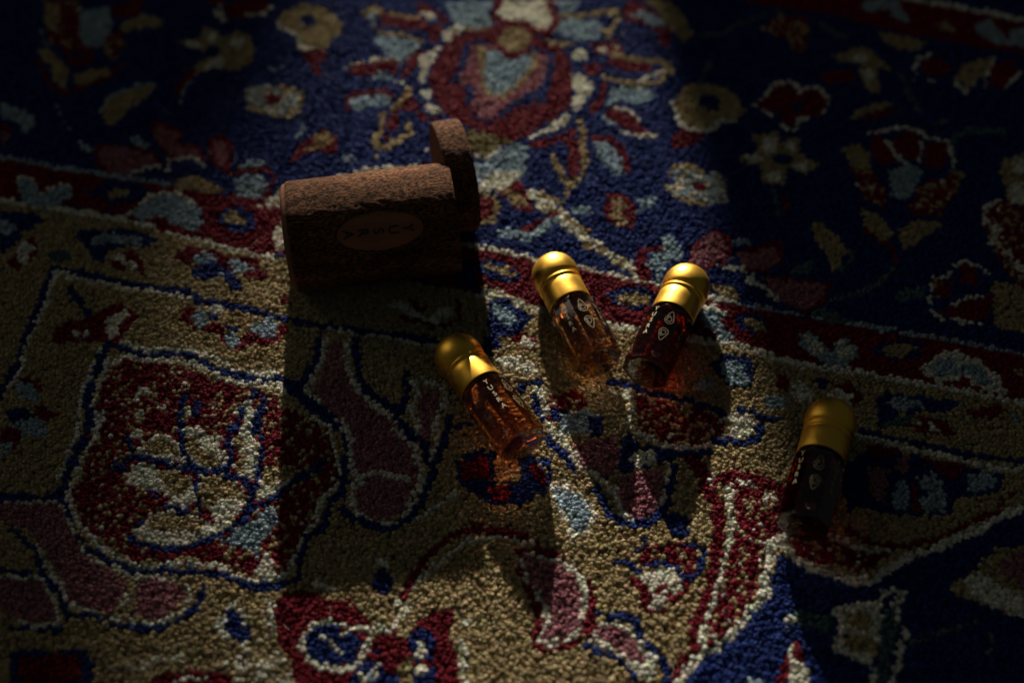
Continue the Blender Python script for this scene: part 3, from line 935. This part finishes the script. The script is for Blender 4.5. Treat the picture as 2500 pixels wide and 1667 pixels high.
# ------------------------------------------------------------------ log box and its lid
m_bark, nt, b = new_mat('bark')
tc = nt.nodes.new('ShaderNodeTexCoord')
mp = nt.nodes.new('ShaderNodeMapping'); mp.inputs['Scale'].default_value = (.5, 1, 1)
n1 = nt.nodes.new('ShaderNodeTexNoise'); n1.inputs['Scale'].default_value = 1300; n1.inputs['Detail'].default_value = 6; n1.inputs['Roughness'].default_value = .7
n2 = nt.nodes.new('ShaderNodeTexNoise'); n2.inputs['Scale'].default_value = 170; n2.inputs['Detail'].default_value = 5
cr = nt.nodes.new('ShaderNodeValToRGB')
cr.color_ramp.elements[0].position = .42; cr.color_ramp.elements[0].color = (.013, .008, .006, 1)
cr.color_ramp.elements[1].position = .64; cr.color_ramp.elements[1].color = (.22, .10, .043, 1)
mp2 = nt.nodes.new('ShaderNodeMapping'); mp2.inputs['Scale'].default_value = (.25, 1, 1)
c2 = nt.nodes.new('ShaderNodeValToRGB')
c2.color_ramp.elements[0].position = .3; c2.color_ramp.elements[0].color = (.38, .36, .36, 1)
c2.color_ramp.elements[1].position = .7; c2.color_ramp.elements[1].color = (1.15, 1.08, 1.0, 1)
mm_ = nt.nodes.new('ShaderNodeMix'); mm_.data_type = 'RGBA'; mm_.blend_type = 'MULTIPLY'; mm_.inputs[0].default_value = 1
bp = nt.nodes.new('ShaderNodeBump'); bp.inputs['Strength'].default_value = .6; bp.inputs['Distance'].default_value = .001
L = nt.links.new
L(tc.outputs['Object'], mp.inputs[0]); L(mp.outputs[0], n1.inputs['Vector']); L(tc.outputs['Object'], mp2.inputs[0]); L(mp2.outputs[0], n2.inputs['Vector'])
L(n1.outputs[0], cr.inputs[0]); L(n2.outputs[0], c2.inputs[0]); L(cr.outputs[0], mm_.inputs[6]); L(c2.outputs[0], mm_.inputs[7])
L(mm_.outputs[2], b.inputs['Base Color']); L(n1.outputs[0], bp.inputs['Height']); L(bp.outputs[0], b.inputs['Normal'])
b.inputs['Roughness'].default_value = .85
b.inputs['Specular IOR Level'].default_value = .02


def wood_mat(name, dark, light, scale):
    m, nt, b = new_mat(name)
    tc = nt.nodes.new('ShaderNodeTexCoord')
    mp = nt.nodes.new('ShaderNodeMapping'); mp.inputs['Scale'].default_value = (.2, 1, 1)
    n1 = nt.nodes.new('ShaderNodeTexNoise'); n1.inputs['Scale'].default_value = scale; n1.inputs['Detail'].default_value = 4
    cr = nt.nodes.new('ShaderNodeValToRGB')
    cr.color_ramp.elements[0].position = .35; cr.color_ramp.elements[0].color = dark + (1,)
    cr.color_ramp.elements[1].position = .65; cr.color_ramp.elements[1].color = light + (1,)
    nt.links.new(tc.outputs['Object'], mp.inputs[0]); nt.links.new(mp.outputs[0], n1.inputs['Vector'])
    nt.links.new(n1.outputs[0], cr.inputs[0]); nt.links.new(cr.outputs[0], b.inputs['Base Color'])
    b.inputs['Roughness'].default_value = .7
    b.inputs['Specular IOR Level'].default_value = .05
    return m


m_cut = wood_mat('sawn_wood', (.10, .045, .025), (.15, .068, .036), 300)
m_plate = wood_mat('shaved_wood', (.19, .078, .038), (.24, .10, .05), 300)
m_ink, nt, b = new_mat('burnt_ink'); b.inputs['Base Color'].default_value = (.008, .006, .005, 1); b.inputs['Roughness'].default_value = .7


def log_piece(name, length, a, bh, end0, end1, seed, plate=None, taper=0.0):
    """log lying along local x from 0 to length (mm), oval a x bh (half sizes), ends sawn at yaw end0 / end1"""
    na, nl = 180, max(12, int(length / .55))
    def radius(th, x):
        p = (x * .02, math.cos(th) * a * .035 + seed, math.sin(th) * bh * .035)
        g = noise.noise(p) * 1.0
        q = (x * .30, math.cos(th) * a * .75 + seed, math.sin(th) * bh * .75)
        f = noise.fractal(q, .8, 2.0, 3) * .13
        d = min(x, length - x)
        if plate:
            px_, s_ = plate
            e_ = ((x - px_) / (PL + .2)) ** 2 + (((th - PT) * 21.0) / (PW + .2)) ** 2
            if e_ < 1:
                return -.55
        return g * .8 + f * min(1, d / 1.5 + .25) - (max(0, 1.1 - d) ** 2) * .45
    V, F = [], []
    for i in range(nl + 1):
        x0 = length * i / nl
        k = i / nl
        for j in range(na):
            th = 2 * math.pi * j / na
            r = radius(th, x0)
            s = 1 + taper * (k - .5)
            ca, sa = math.cos(th), math.sin(th)
            # superellipse: fuller than an ellipse
            ex = .93
            y = (a * s + r) * math.copysign(abs(ca) ** ex, ca)
            z = (bh * s + r) * math.copysign(abs(sa) ** ex, sa)
            x = x0 + (-y) * (math.tan(end0) * (1 - k) + math.tan(end1) * k)
            V.append((x * MM, y * MM, (z + bh) * MM))
    for i in range(nl):
        for j in range(na):
            j2 = (j + 1) % na
            F.append((i * na + j, i * na + j2, (i + 1) * na + j2, (i + 1) * na + j))
    e = bpy.data.objects.new(name, None); col.objects.link(e); e.empty_display_size = .01
    body = link('bark', mesh_of(name + '_bark', V, F, True), m_bark, e)
    for side, i in ((0, 0), (1, nl)):                             # sawn faces with a small bevel, set just inside the bark
        ring = [Vector(V[i * na + j]) for j in range(na)]
        c = sum(ring, Vector()) / na
        sgn = 1 if side == 0 else -1
        VV, FF = [tuple(c + Vector((-sgn * (.0024 if side == 0 and length > 30 else .00005), 0, 0)))], []
        for s_, off in (((.55, -2.3), (.9, -2.0), (.97, -1.2), (1.0, .15)) if side == 0 and length > 30 else ((.55, -.05), (.9, -.05), (.985, 0.0), (1.0, .18))):
            for p in ring:
                q = c + (p - c) * s_
                VV.append((q.x + sgn * off * MM, q.y, q.z))
        for j in range(na):
            FF.append((0, 1 + j, 1 + (j + 1) % na))
        for k in range(3):
            for j in range(na):
                j2 = (j + 1) % na
                FF.append((1 + k * na + j, 1 + (k + 1) * na + j, 1 + (k + 1) * na + j2, 1 + k * na + j2))
        link('sawn_face', mesh_of(name + '_face', VV, FF, True), m_cut, e)
    return e, radius


def text_mesh(ch, size, bold=0.0):
    cu = bpy.data.curves.new('t', 'FONT'); cu.body = ch; cu.size = size; cu.align_x = 'CENTER'; cu.align_y = 'CENTER'
    cu.extrude = 0.0; cu.offset = bold; cu.resolution_u = 4
    o = bpy.data.objects.new('t', cu); col.objects.link(o)
    dg = bpy.context.evaluated_depsgraph_get(); dg.update()
    me = bpy.data.meshes.new_from_object(o.evaluated_get(dg))
    vs = np.array([v.co[:] for v in me.vertices]); fs = [tuple(p.vertices) for p in me.polygons]
    bpy.data.objects.remove(o); bpy.data.curves.remove(cu); bpy.data.meshes.remove(me)
    vs[:, 0] -= (vs[:, 0].min() + vs[:, 0].max()) / 2
    vs[:, 1] -= (vs[:, 1].min() + vs[:, 1].max()) / 2
    return vs, fs


BOLD = {c: text_mesh(c, 1.0, .034) for c in 'YUSRA'}
GLYPH = {c: text_mesh(c, 1.0) for c in 'YUSRA'}

LA, LB, LLEN = 21.8, 20.2, 63.5
E0, E1 = 0.0, 0.5
PCX = 34.0
PT, PL, PW = math.radians(180 - 44), 16.2, 8.0        # label: angle round the log, half length, half width (mm)
base, rad = log_piece('log_box', LLEN, LA, LB, math.radians(E0), math.radians(E1), 3.1, (PCX, 0))
c0, c1 = Vector(ray_to(712, 577, 19.7)), Vector(ray_to(1097, 533, 19.7))   # centres of its two ends
LYAW = math.atan2(c1.y - c0.y, c1.x - c0.x)
base.rotation_euler = (0, 0, LYAW)
base.location = Vector((c0.x, c0.y, -.6)) * MM
tag(base, 'bark-covered log box lying on its side with an oval YUSRA label', 'box')

# oval label plate on the side facing away from the light: a shallow dome that follows the log
V, F = [], []
def on_log(x, s, lift):
    """point of the log's side: x along it, s mm round it from the plate centre"""
    th = PT + s / 21.0
    ca, sa = math.cos(th), math.sin(th)
    ex = .93
    y = (LA + lift) * math.copysign(abs(ca) ** ex, ca); z = (LB + lift) * math.copysign(abs(sa) ** ex, sa)
    k = x / LLEN
    return ((x - y * (math.tan(math.radians(E0)) * (1 - k) + math.tan(math.radians(E1)) * k)) * MM, y * MM, (z + LB) * MM)
V.append(on_log(PCX, 0, -.35))
for ring in range(1, 9):
    for j in range(64):
        t = 2 * math.pi * j / 64
        V.append(on_log(PCX + PL * ring / 8 * math.cos(t), PW * ring / 8 * math.sin(t), -.35 if ring < 8 else -.5))
for j in range(64):
    F.append((0, 1 + j, 1 + (j + 1) % 64))
for r_ in range(7):
    for j in range(64):
        j2 = (j + 1) % 64
        F.append((1 + r_ * 64 + j, 1 + (r_ + 1) * 64 + j, 1 + (r_ + 1) * 64 + j2, 1 + r_ * 64 + j2))
plate = link('label_plate', mesh_of('label_plate', V, F, True), m_plate, base)
for i, ch in enumerate('YUSRA'):
    vs, fs = BOLD[ch]
    cx = PCX + 10.6 - i * 5.6
    pts = [on_log(cx + v[1] * 5.4, v[0] * 5.2, -.27) for v in vs]
    link('letter', mesh_of('letter_' + ch, pts, fs), m_ink, plate)

lid, _ = log_piece('box_lid', 11.2, 23.5, 20.5, 0.0, 0.0, 8.4)
lid.rotation_euler = (0, 0, math.radians(14.0))
lc = ray_to(1076, 434, 20.0)
lid.location = Vector((lc[0], lc[1], -.5)) * MM
tag(lid, 'thin round bark lid standing on edge behind the log box', 'lid')
# ------------------------------------------------------------------ attar bottles
m_gold, nt, b = new_mat('satin_gold')
b.inputs['Base Color'].default_value = (.80, .43, .05, 1); b.inputs['Metallic'].default_value = 1.0
b.inputs['Roughness'].default_value = .34
tc = nt.nodes.new('ShaderNodeTexCoord')
nz = nt.nodes.new('ShaderNodeTexNoise'); nz.inputs['Scale'].default_value = 3500; nz.inputs['Detail'].default_value = 2
bp = nt.nodes.new('ShaderNodeBump'); bp.inputs['Strength'].default_value = .12; bp.inputs['Distance'].default_value = .0001
n2 = nt.nodes.new('ShaderNodeTexNoise'); n2.inputs['Scale'].default_value = 140; n2.inputs['Detail'].default_value = 5
mr = nt.nodes.new('ShaderNodeMapRange'); mr.inputs[1].default_value = .35; mr.inputs[2].default_value = .7; mr.inputs[3].default_value = .36; mr.inputs[4].default_value = .5
nt.links.new(tc.outputs['Object'], nz.inputs['Vector']); nt.links.new(nz.outputs[0], bp.inputs['Height']); nt.links.new(bp.outputs[0], b.inputs['Normal'])
nt.links.new(tc.outputs['Object'], n2.inputs['Vector']); nt.links.new(n2.outputs[0], mr.inputs[0]); nt.links.new(mr.outputs[0], b.inputs['Roughness'])

m_print, nt, b = new_mat('gold_print')
b.inputs['Base Color'].default_value = (.30, .25, .13, 1); b.inputs['Metallic'].default_value = .25; b.inputs['Roughness'].default_value = .45

m_glass = bpy.data.materials.new('clear_glass'); m_glass.use_nodes = True
nt = m_glass.node_tree; nt.nodes.remove(nt.nodes['Principled BSDF'])
tr = nt.nodes.new('ShaderNodeBsdfTransparent'); tr.inputs[0].default_value = (.97, .97, .97, 1)
gs = nt.nodes.new('ShaderNodeBsdfGlass'); gs.inputs['IOR'].default_value = 1.5; gs.inputs['Roughness'].default_value = .0
m1 = nt.nodes.new('ShaderNodeMixShader'); m1.inputs[0].default_value = .94
nt.links.new(tr.outputs[0], m1.inputs[1]); nt.links.new(gs.outputs[0], m1.inputs[2])
nt.links.new(m1.outputs[0], nt.nodes['Material Output'].inputs['Surface'])

m_plug, nt, b = new_mat('clear_plastic')
b.inputs['Base Color'].default_value = (.9, .9, .88, 1); b.inputs['Transmission Weight'].default_value = 1.0; b.inputs['Roughness'].default_value = .12; b.inputs['IOR'].default_value = 1.45


def oil_mat(name, colr, dens):
    m = bpy.data.materials.new(name); m.use_nodes = True
    nt = m.node_tree; nt.nodes.remove(nt.nodes['Principled BSDF'])
    va = nt.nodes.new('ShaderNodeVolumeAbsorption'); va.inputs['Color'].default_value = colr + (1,); va.inputs['Density'].default_value = dens
    out = nt.nodes['Material Output']
    nt.links.new(va.outputs[0], out.inputs['Volume'])
    return m


def lathe(name, prof, n=96):
    V, F = [], []
    for r, z in prof:
        for j in range(n):
            t = 2 * math.pi * j / n
            V.append((r * math.cos(t) * MM, r * math.sin(t) * MM, z * MM))
    for i in range(len(prof) - 1):
        for j in range(n):
            j2 = (j + 1) % n
            F.append((i * n + j, i * n + j2, (i + 1) * n + j2, (i + 1) * n + j))
    F.append(tuple(range(n))); F.append(tuple(range((len(prof) - 1) * n, len(prof) * n)))
    return mesh_of(name, V, F, True)


GL = 29.5                                             # glass length, base at z = 0
AP = 8.75                                             # half width across the flats


NA = 7                                                # points on each rounded corner


def oct_ring(ap, rnd, rc=.75):
    """octagon (half width ap) with corners rounded to radius rc; rnd blends it to a circle"""
    P = []
    for k in range(8):
        t0 = 2 * math.pi * k / 8
        R = (ap - rc) / math.cos(math.pi / 8)
        cx, cy_ = R * math.cos(t0 + math.pi / 8), R * math.sin(t0 + math.pi / 8)
        for i in range(NA):
            a = t0 + math.pi / 4 * i / (NA - 1)
            x, y = cx + rc * math.cos(a), cy_ + rc * math.sin(a)
            r, an = math.hypot(x, y), math.atan2(y, x)
            r = r * (1 - rnd) + ap * rnd
            P.append((r * math.cos(an), r * math.sin(an)))
    return P


def glass_body():
    bm = bmesh.new()
    prof = [(2.0, 1.1, .9, 1), (4.2, .85, .75, 1), (6.0, .4, .5, 1), (7.0, .08, .2, 1), (7.5, 0.0, 0.0, 1)]      # half width, z, roundness, smooth
    FR = .8                                           # fillet round the base
    for i in range(1, 7):
        u = math.pi / 2 * i / 6
        prof.append((AP - FR + FR * math.sin(u), FR * (1 - math.cos(u)), 0.0, 1))
    prof += [(AP, z, 0.0, 0) for z in np.linspace(2.2, GL - 5.0, 6)]
    prof += [(8.73, GL - 4.2, .06, 1), (8.66, GL - 3.4, .22, 1), (8.5, GL - 2.6, .48, 1), (8.26, GL - 1.85, .75, 1), (7.95, GL - 1.2, .92, 1), (7.5, GL - .7, 1.0, 1), (7.1, GL - .4, 1.0, 1), (5.2, GL + .3, 1.0, 1)]
    rings = [[bm.verts.new((x * MM, y * MM, z * MM)) for x, y in oct_ring(ap, rd, min(.75, ap * .4))] for ap, z, rd, _ in prof]
    n = 8 * NA
    for i in range(len(rings) - 1):
        for j in range(n):
            f = bm.faces.new((rings[i][j], rings[i][(j + 1) % n], rings[i + 1][(j + 1) % n], rings[i + 1][j]))
            f.smooth = bool(prof[i + 1][3]) or (j % NA != NA - 1)
    bm.faces.new(rings[0]); bm.faces.new(rings[-1])
    bmesh.ops.recalc_face_normals(bm, faces=bm.faces)
    me = bpy.data.meshes.new('glass_body'); bm.to_mesh(me); bm.free()
    return me


CAPP = [(0.02, .6), (1.6, .66), (3.4, .98), (5.1, 1.65), (6.6, 2.7), (7.75, 4.1), (8.6, 5.8), (9.08, 7.6), (9.25, 9.4), (9.2, 10.6), (9.0, 11.9), (8.72, 12.8),
        (8.35, 13.2), (8.02, 13.5), (7.9, 13.75), (8.0, 13.98), (8.45, 14.3), (8.76, 14.75), (8.76, 15.15), (8.5, 15.55), (8.18, 15.8), (8.1, 16.0), (8.2, 16.2), (8.4, 16.6),
        (8.46, 19), (8.5, 23), (8.5, 25.2), (8.47, 25.45), (8.2, 25.5), (7.8, 25.2), (7.0, 25.0)]
CAPL = 25.5
CAP_Z = GL - .75                                      # cap mouth sits on the shoulder


def ribbon(pts, w, closed=True):
    """flat stroke along a 2-d line"""
    n = len(pts); V, F = [], []
    P = [Vector((p[0], p[1])) for p in pts]
    for i in range(n):
        a, c = P[(i - 1) % n] if (closed or i) else P[0], P[(i + 1) % n] if (closed or i < n - 1) else P[-1]
        t = (c - a); t.normalize(); nn = Vector((-t.y, t.x))
        V += [tuple(P[i] + nn * w / 2), tuple(P[i] - nn * w / 2)]
    for i in range(n if closed else n - 1):
        k = (i + 1) % n
        F.append((2 * i, 2 * k, 2 * k + 1, 2 * i + 1))
    return V, F


def leaf_pts(s, tip, n=28):
    """pointed drop: round bottom, tip upwards"""
    P = []
    for i in range(n):
        t = -math.pi / 2 + 2 * math.pi * i / n
        x = math.cos(t); y = math.sin(t)
        if y > 0:
            x *= (1 - y ** 1.6) ** .5 * 1.0 if y < 1 else 0
            x = math.copysign(max(0.0, 1 - y) ** .62, math.cos(t)) if abs(math.cos(t)) > 1e-6 else 0
            y = y * tip
        P.append((x * s, y * s))
    return P


def emblem_strokes():
    out = []
    for sgn, cy in ((1, 0.0), (-1, -7.6)):
        def M(P, dx=0, dy=0, rot=0.0):
            c, s = math.cos(rot), math.sin(rot)
            return [((x * c - y * s) + dx, ((x * s + y * c) + dy) * sgn + cy) for x, y in P]
        out.append((M(leaf_pts(1.75, 2.35), 0, -.75), True))
        out.append((M(leaf_pts(.95, 2.0), -.05, -.55, .25), True))
        out.append((M([(-1.25, -1.5), (-.9, -.4), (.1, .9), (.9, -.3)], 0, 0), False))
    return out


def facet_frame(k):
    t = 2 * math.pi * k / 8
    return Vector((math.cos(t), math.sin(t), 0)), Vector((-math.sin(t), math.cos(t), 0))


def make_bottle():
    e = bpy.data.objects.new('attar_bottle', None); col.objects.link(e); e.empty_display_size = .01
    gl = link('glass', glass_body(), m_glass, e)
    oil_prof = [(0.05, 2.3), (1.5, 2.3), (5.0, 2.4), (6.6, 2.8), (7.2, 3.6), (7.35, 5.0), (7.35, 16), (7.35, GL - 4.5), (6.7, GL - 2.8), (5.25, GL - 1.6), (4.0, GL - .85)]
    ol = link('oil', lathe('oil', oil_prof, 64), None, e)
    link('roller_plug', lathe('roller_plug', [(0.05, GL - 8.2), (1.8, GL - 8.0), (3.4, GL - 7.2), (4.1, GL - 6.0), (4.2, GL - 4.6), (3.6, GL - 4.0), (3.6, GL - 2.2), (0.05, GL - 2.0)], 48), m_plug, e)
    if True:                                          # air bubble under the upper facets, near the base
        V, F = [], []
        for i in range(13):
            for j in range(20):
                u, w = math.pi * i / 12, 2 * math.pi * j / 20
                V.append(((6.6 + 1.0 * math.cos(u)) * MM, (1.9 * math.sin(u) * math.cos(w) + .8) * MM, (4.6 + 1.7 * math.sin(u) * math.sin(w)) * MM))
        for i in range(12):
            for j in range(20):
                F.append((i * 20 + j, i * 20 + (j + 1) % 20, (i + 1) * 20 + (j + 1) % 20, (i + 1) * 20 + j))
        link('air_bubble', mesh_of('air_bubble', V, F, True), m_air, e)
    cap = link('cap', lathe('cap', [(r, CAP_Z + CAPL - z) for r, z in CAPP], 128), m_gold, e)
    link('seam_ring', lathe('seam_ring', [(7.3, GL - .3), (8.0, GL - .3), (8.05, GL - .95), (7.4, GL - .95)], 64), m_dark, e)  # dark ring drawn as the seam between cap and glass
    for k in (0, 2, 4, 6):                            # emblem on every second facet, the name on the others
        nrm, tan = facet_frame(k)
        V, F = [], []
        for pts, closed in emblem_strokes():
            v, f = ribbon(pts, .125, closed)
            o = len(V)
            V += [tuple((nrm * (AP + .02) + tan * x + Vector((0, 0, GL - 8.6 + y))) * MM) for x, y in v]
            F += [tuple(i + o for i in q) for q in f]
        link('emblem', mesh_of('emblem', V, F), m_print, gl)
        nrm, tan = facet_frame(k + 1)
        V, F = [], []
        for i, ch in enumerate('YUSRA'):
            vs, fs = GLYPH[ch]
            o = len(V)
            V += [tuple((nrm * (AP + .02) + tan * (v[0] * 2.8) + Vector((0, 0, GL - 4.6 - i * 3.0 + v[1] * 2.9))) * MM) for v in vs]
            F += [tuple(j + o for j in q) for q in fs]
        link('lettering', mesh_of('lettering', V, F), m_print, gl)
    return e


m_air = bpy.data.materials.new('air_in_oil'); m_air.use_nodes = True
nt = m_air.node_tree; nt.nodes.remove(nt.nodes['Principled BSDF'])
g_ = nt.nodes.new('ShaderNodeBsdfGlass'); g_.inputs['IOR'].default_value = .68; g_.inputs['Roughness'].default_value = 0
nt.links.new(g_.outputs[0], nt.nodes['Material Output'].inputs['Surface'])
m_dark, nt, b = new_mat('dark_seam'); b.inputs['Base Color'].default_value = (.01, .008, .006, 1); b.inputs['Roughness'].default_value = .5


def copy_tree(o, parent=None):
    c = o.copy(); col.objects.link(c); c.parent = parent
    for ch in list(o.children):
        copy_tree(ch, c)
    return c


OILS = [oil_mat('oil_orange_brown', (.95, .48, .04), 175), oil_mat('oil_amber', (.98, .56, .03), 110),
        oil_mat('oil_red_brown', (.86, .34, .10), 400), oil_mat('oil_dark_brown', (.82, .20, .08), 480)]
# ball centre and base centre in the photograph, roll about the axis, label
SPOTS = [((1120, 871), (1280, 1087), 47, 'gold-capped bottle of orange-brown oil lying half in the log box shadow'),
         ((1352, 664), (1468, 895), -8, 'gold-capped bottle of pale amber oil, its base touching the red-brown one'),
         ((1675, 701), (1575, 909), -8, 'gold-capped bottle of dark red-brown oil with a bright white glint at its base'),
         ((2026, 1035), (1959, 1282), 2, 'gold-capped bottle of almost black oil lying alone in the dim light')]
proto = make_bottle()
bottles = [proto] + [copy_tree(proto) for _ in range(3)]
for o, (pb, pe, roll, lab), om in zip(bottles, SPOTS, OILS):
    a, c = ray_to(*pb, 8.6), ray_to(*pe, 8.4)
    a, c = Vector(a), Vector(c)
    ax = (a - c); ax.z = 0; ax.normalize()            # towards the cap
    mid = (a + c) / 2
    span = CAP_Z + CAPL - 9.4                         # base to ball centre
    org = mid - ax * (span / 2)
    up = Vector((0, 0, 1)); sd_ = up.cross(ax)
    # local z = axis, local x (emblem facet) up, rolled a little
    r = math.radians(roll)
    X = up * math.cos(r) + sd_ * math.sin(r)
    Y = ax.cross(X)
    M = Matrix(((X.x, Y.x, ax.x, org.x * MM), (X.y, Y.y, ax.y, org.y * MM), (X.z, Y.z, ax.z, 8.3 * MM), (0, 0, 0, 1)))
    o.matrix_world = M
    tag(o, lab, 'bottle', 'gold-capped bottles scattered on the rug')
    for ch in o.children:
        if ch.name.split('.')[0] == 'oil':
            ch.data = ch.data.copy(); ch.data.materials.clear(); ch.data.materials.append(om)
# ------------------------------------------------------------------ unseen panels added to block light and shape the beam (above and behind the frame)
m_blocker, nt, b = new_mat('blocker_dark')
b.inputs['Base Color'].default_value = (.02, .018, .016, 1); b.inputs['Roughness'].default_value = .95
nz = nt.nodes.new('ShaderNodeTexNoise'); nz.inputs['Scale'].default_value = 300
bp = nt.nodes.new('ShaderNodeBump'); bp.inputs['Strength'].default_value = .3
nt.links.new(nz.outputs[0], bp.inputs['Height']); nt.links.new(bp.outputs[0], b.inputs['Normal'])


def blocker_panel(name, ypl, edge, side, width, label):
    """added light-blocking panel, out of view, standing at y = ypl (m); its inner edge follows edge = [(x, z)...] (m)"""
    V, F = [], []
    nx = 60
    for x, z in edge:
        for i in range(nx + 1):
            u = i / nx
            V.append((x + side * width * u, ypl + .012 * math.sin(u * 40 + z * 2) * min(1, u * 8), z))
    for r in range(len(edge) - 1):
        for i in range(nx):
            F.append((r * (nx + 1) + i, r * (nx + 1) + i + 1, (r + 1) * (nx + 1) + i + 1, (r + 1) * (nx + 1) + i))
    o = link(name, mesh_of(name, V, F, True), m_blocker)
    md = o.modifiers.new('panel_solid', 'SOLIDIFY'); md.thickness = .002
    tag(o, label, 'beam_blocker')
    return o


def edge_for(ypl, ground):
    """where the lamp's rays to these rug points (mm) cross the curtain's plane"""
    E_ = []
    for gx, gy in ground:
        g = Vector((gx, gy, 0)) * MM
        t = (ypl - LAMP_POS.y) / (g.y - LAMP_POS.y)
        p = LAMP_POS.lerp(g, t)
        E_.append((p.x, p.z))
    return E_


YR_ = 1.25
er = edge_for(YR_, [(114, -230), (104, -137), (97, -95), (92, -60), (86, 10), (80, 90), (74, 130), (66, 209), (60, 330)])
er = [(er[-1][0], .02)] + er[::-1] + [(er[0][0] + .004, .85)]
blocker_panel('beam_blocker', YR_, er, 1, .5, 'unseen dark panel added to cut the beam on the right')
YL_ = 2.0
el = edge_for(YL_, [(-20, -230), (-75, -140), (-118, -82), (-135, -10), (-112, 60), (-92, 100), (-92, 209), (-100, 330)])
el = [(el[-1][0], .02)] + el[::-1] + [(el[0][0], 1.0)]
blocker_panel('beam_blocker', YL_, el, -1, .6, 'unseen dark panel added to cut the beam softly on the left')
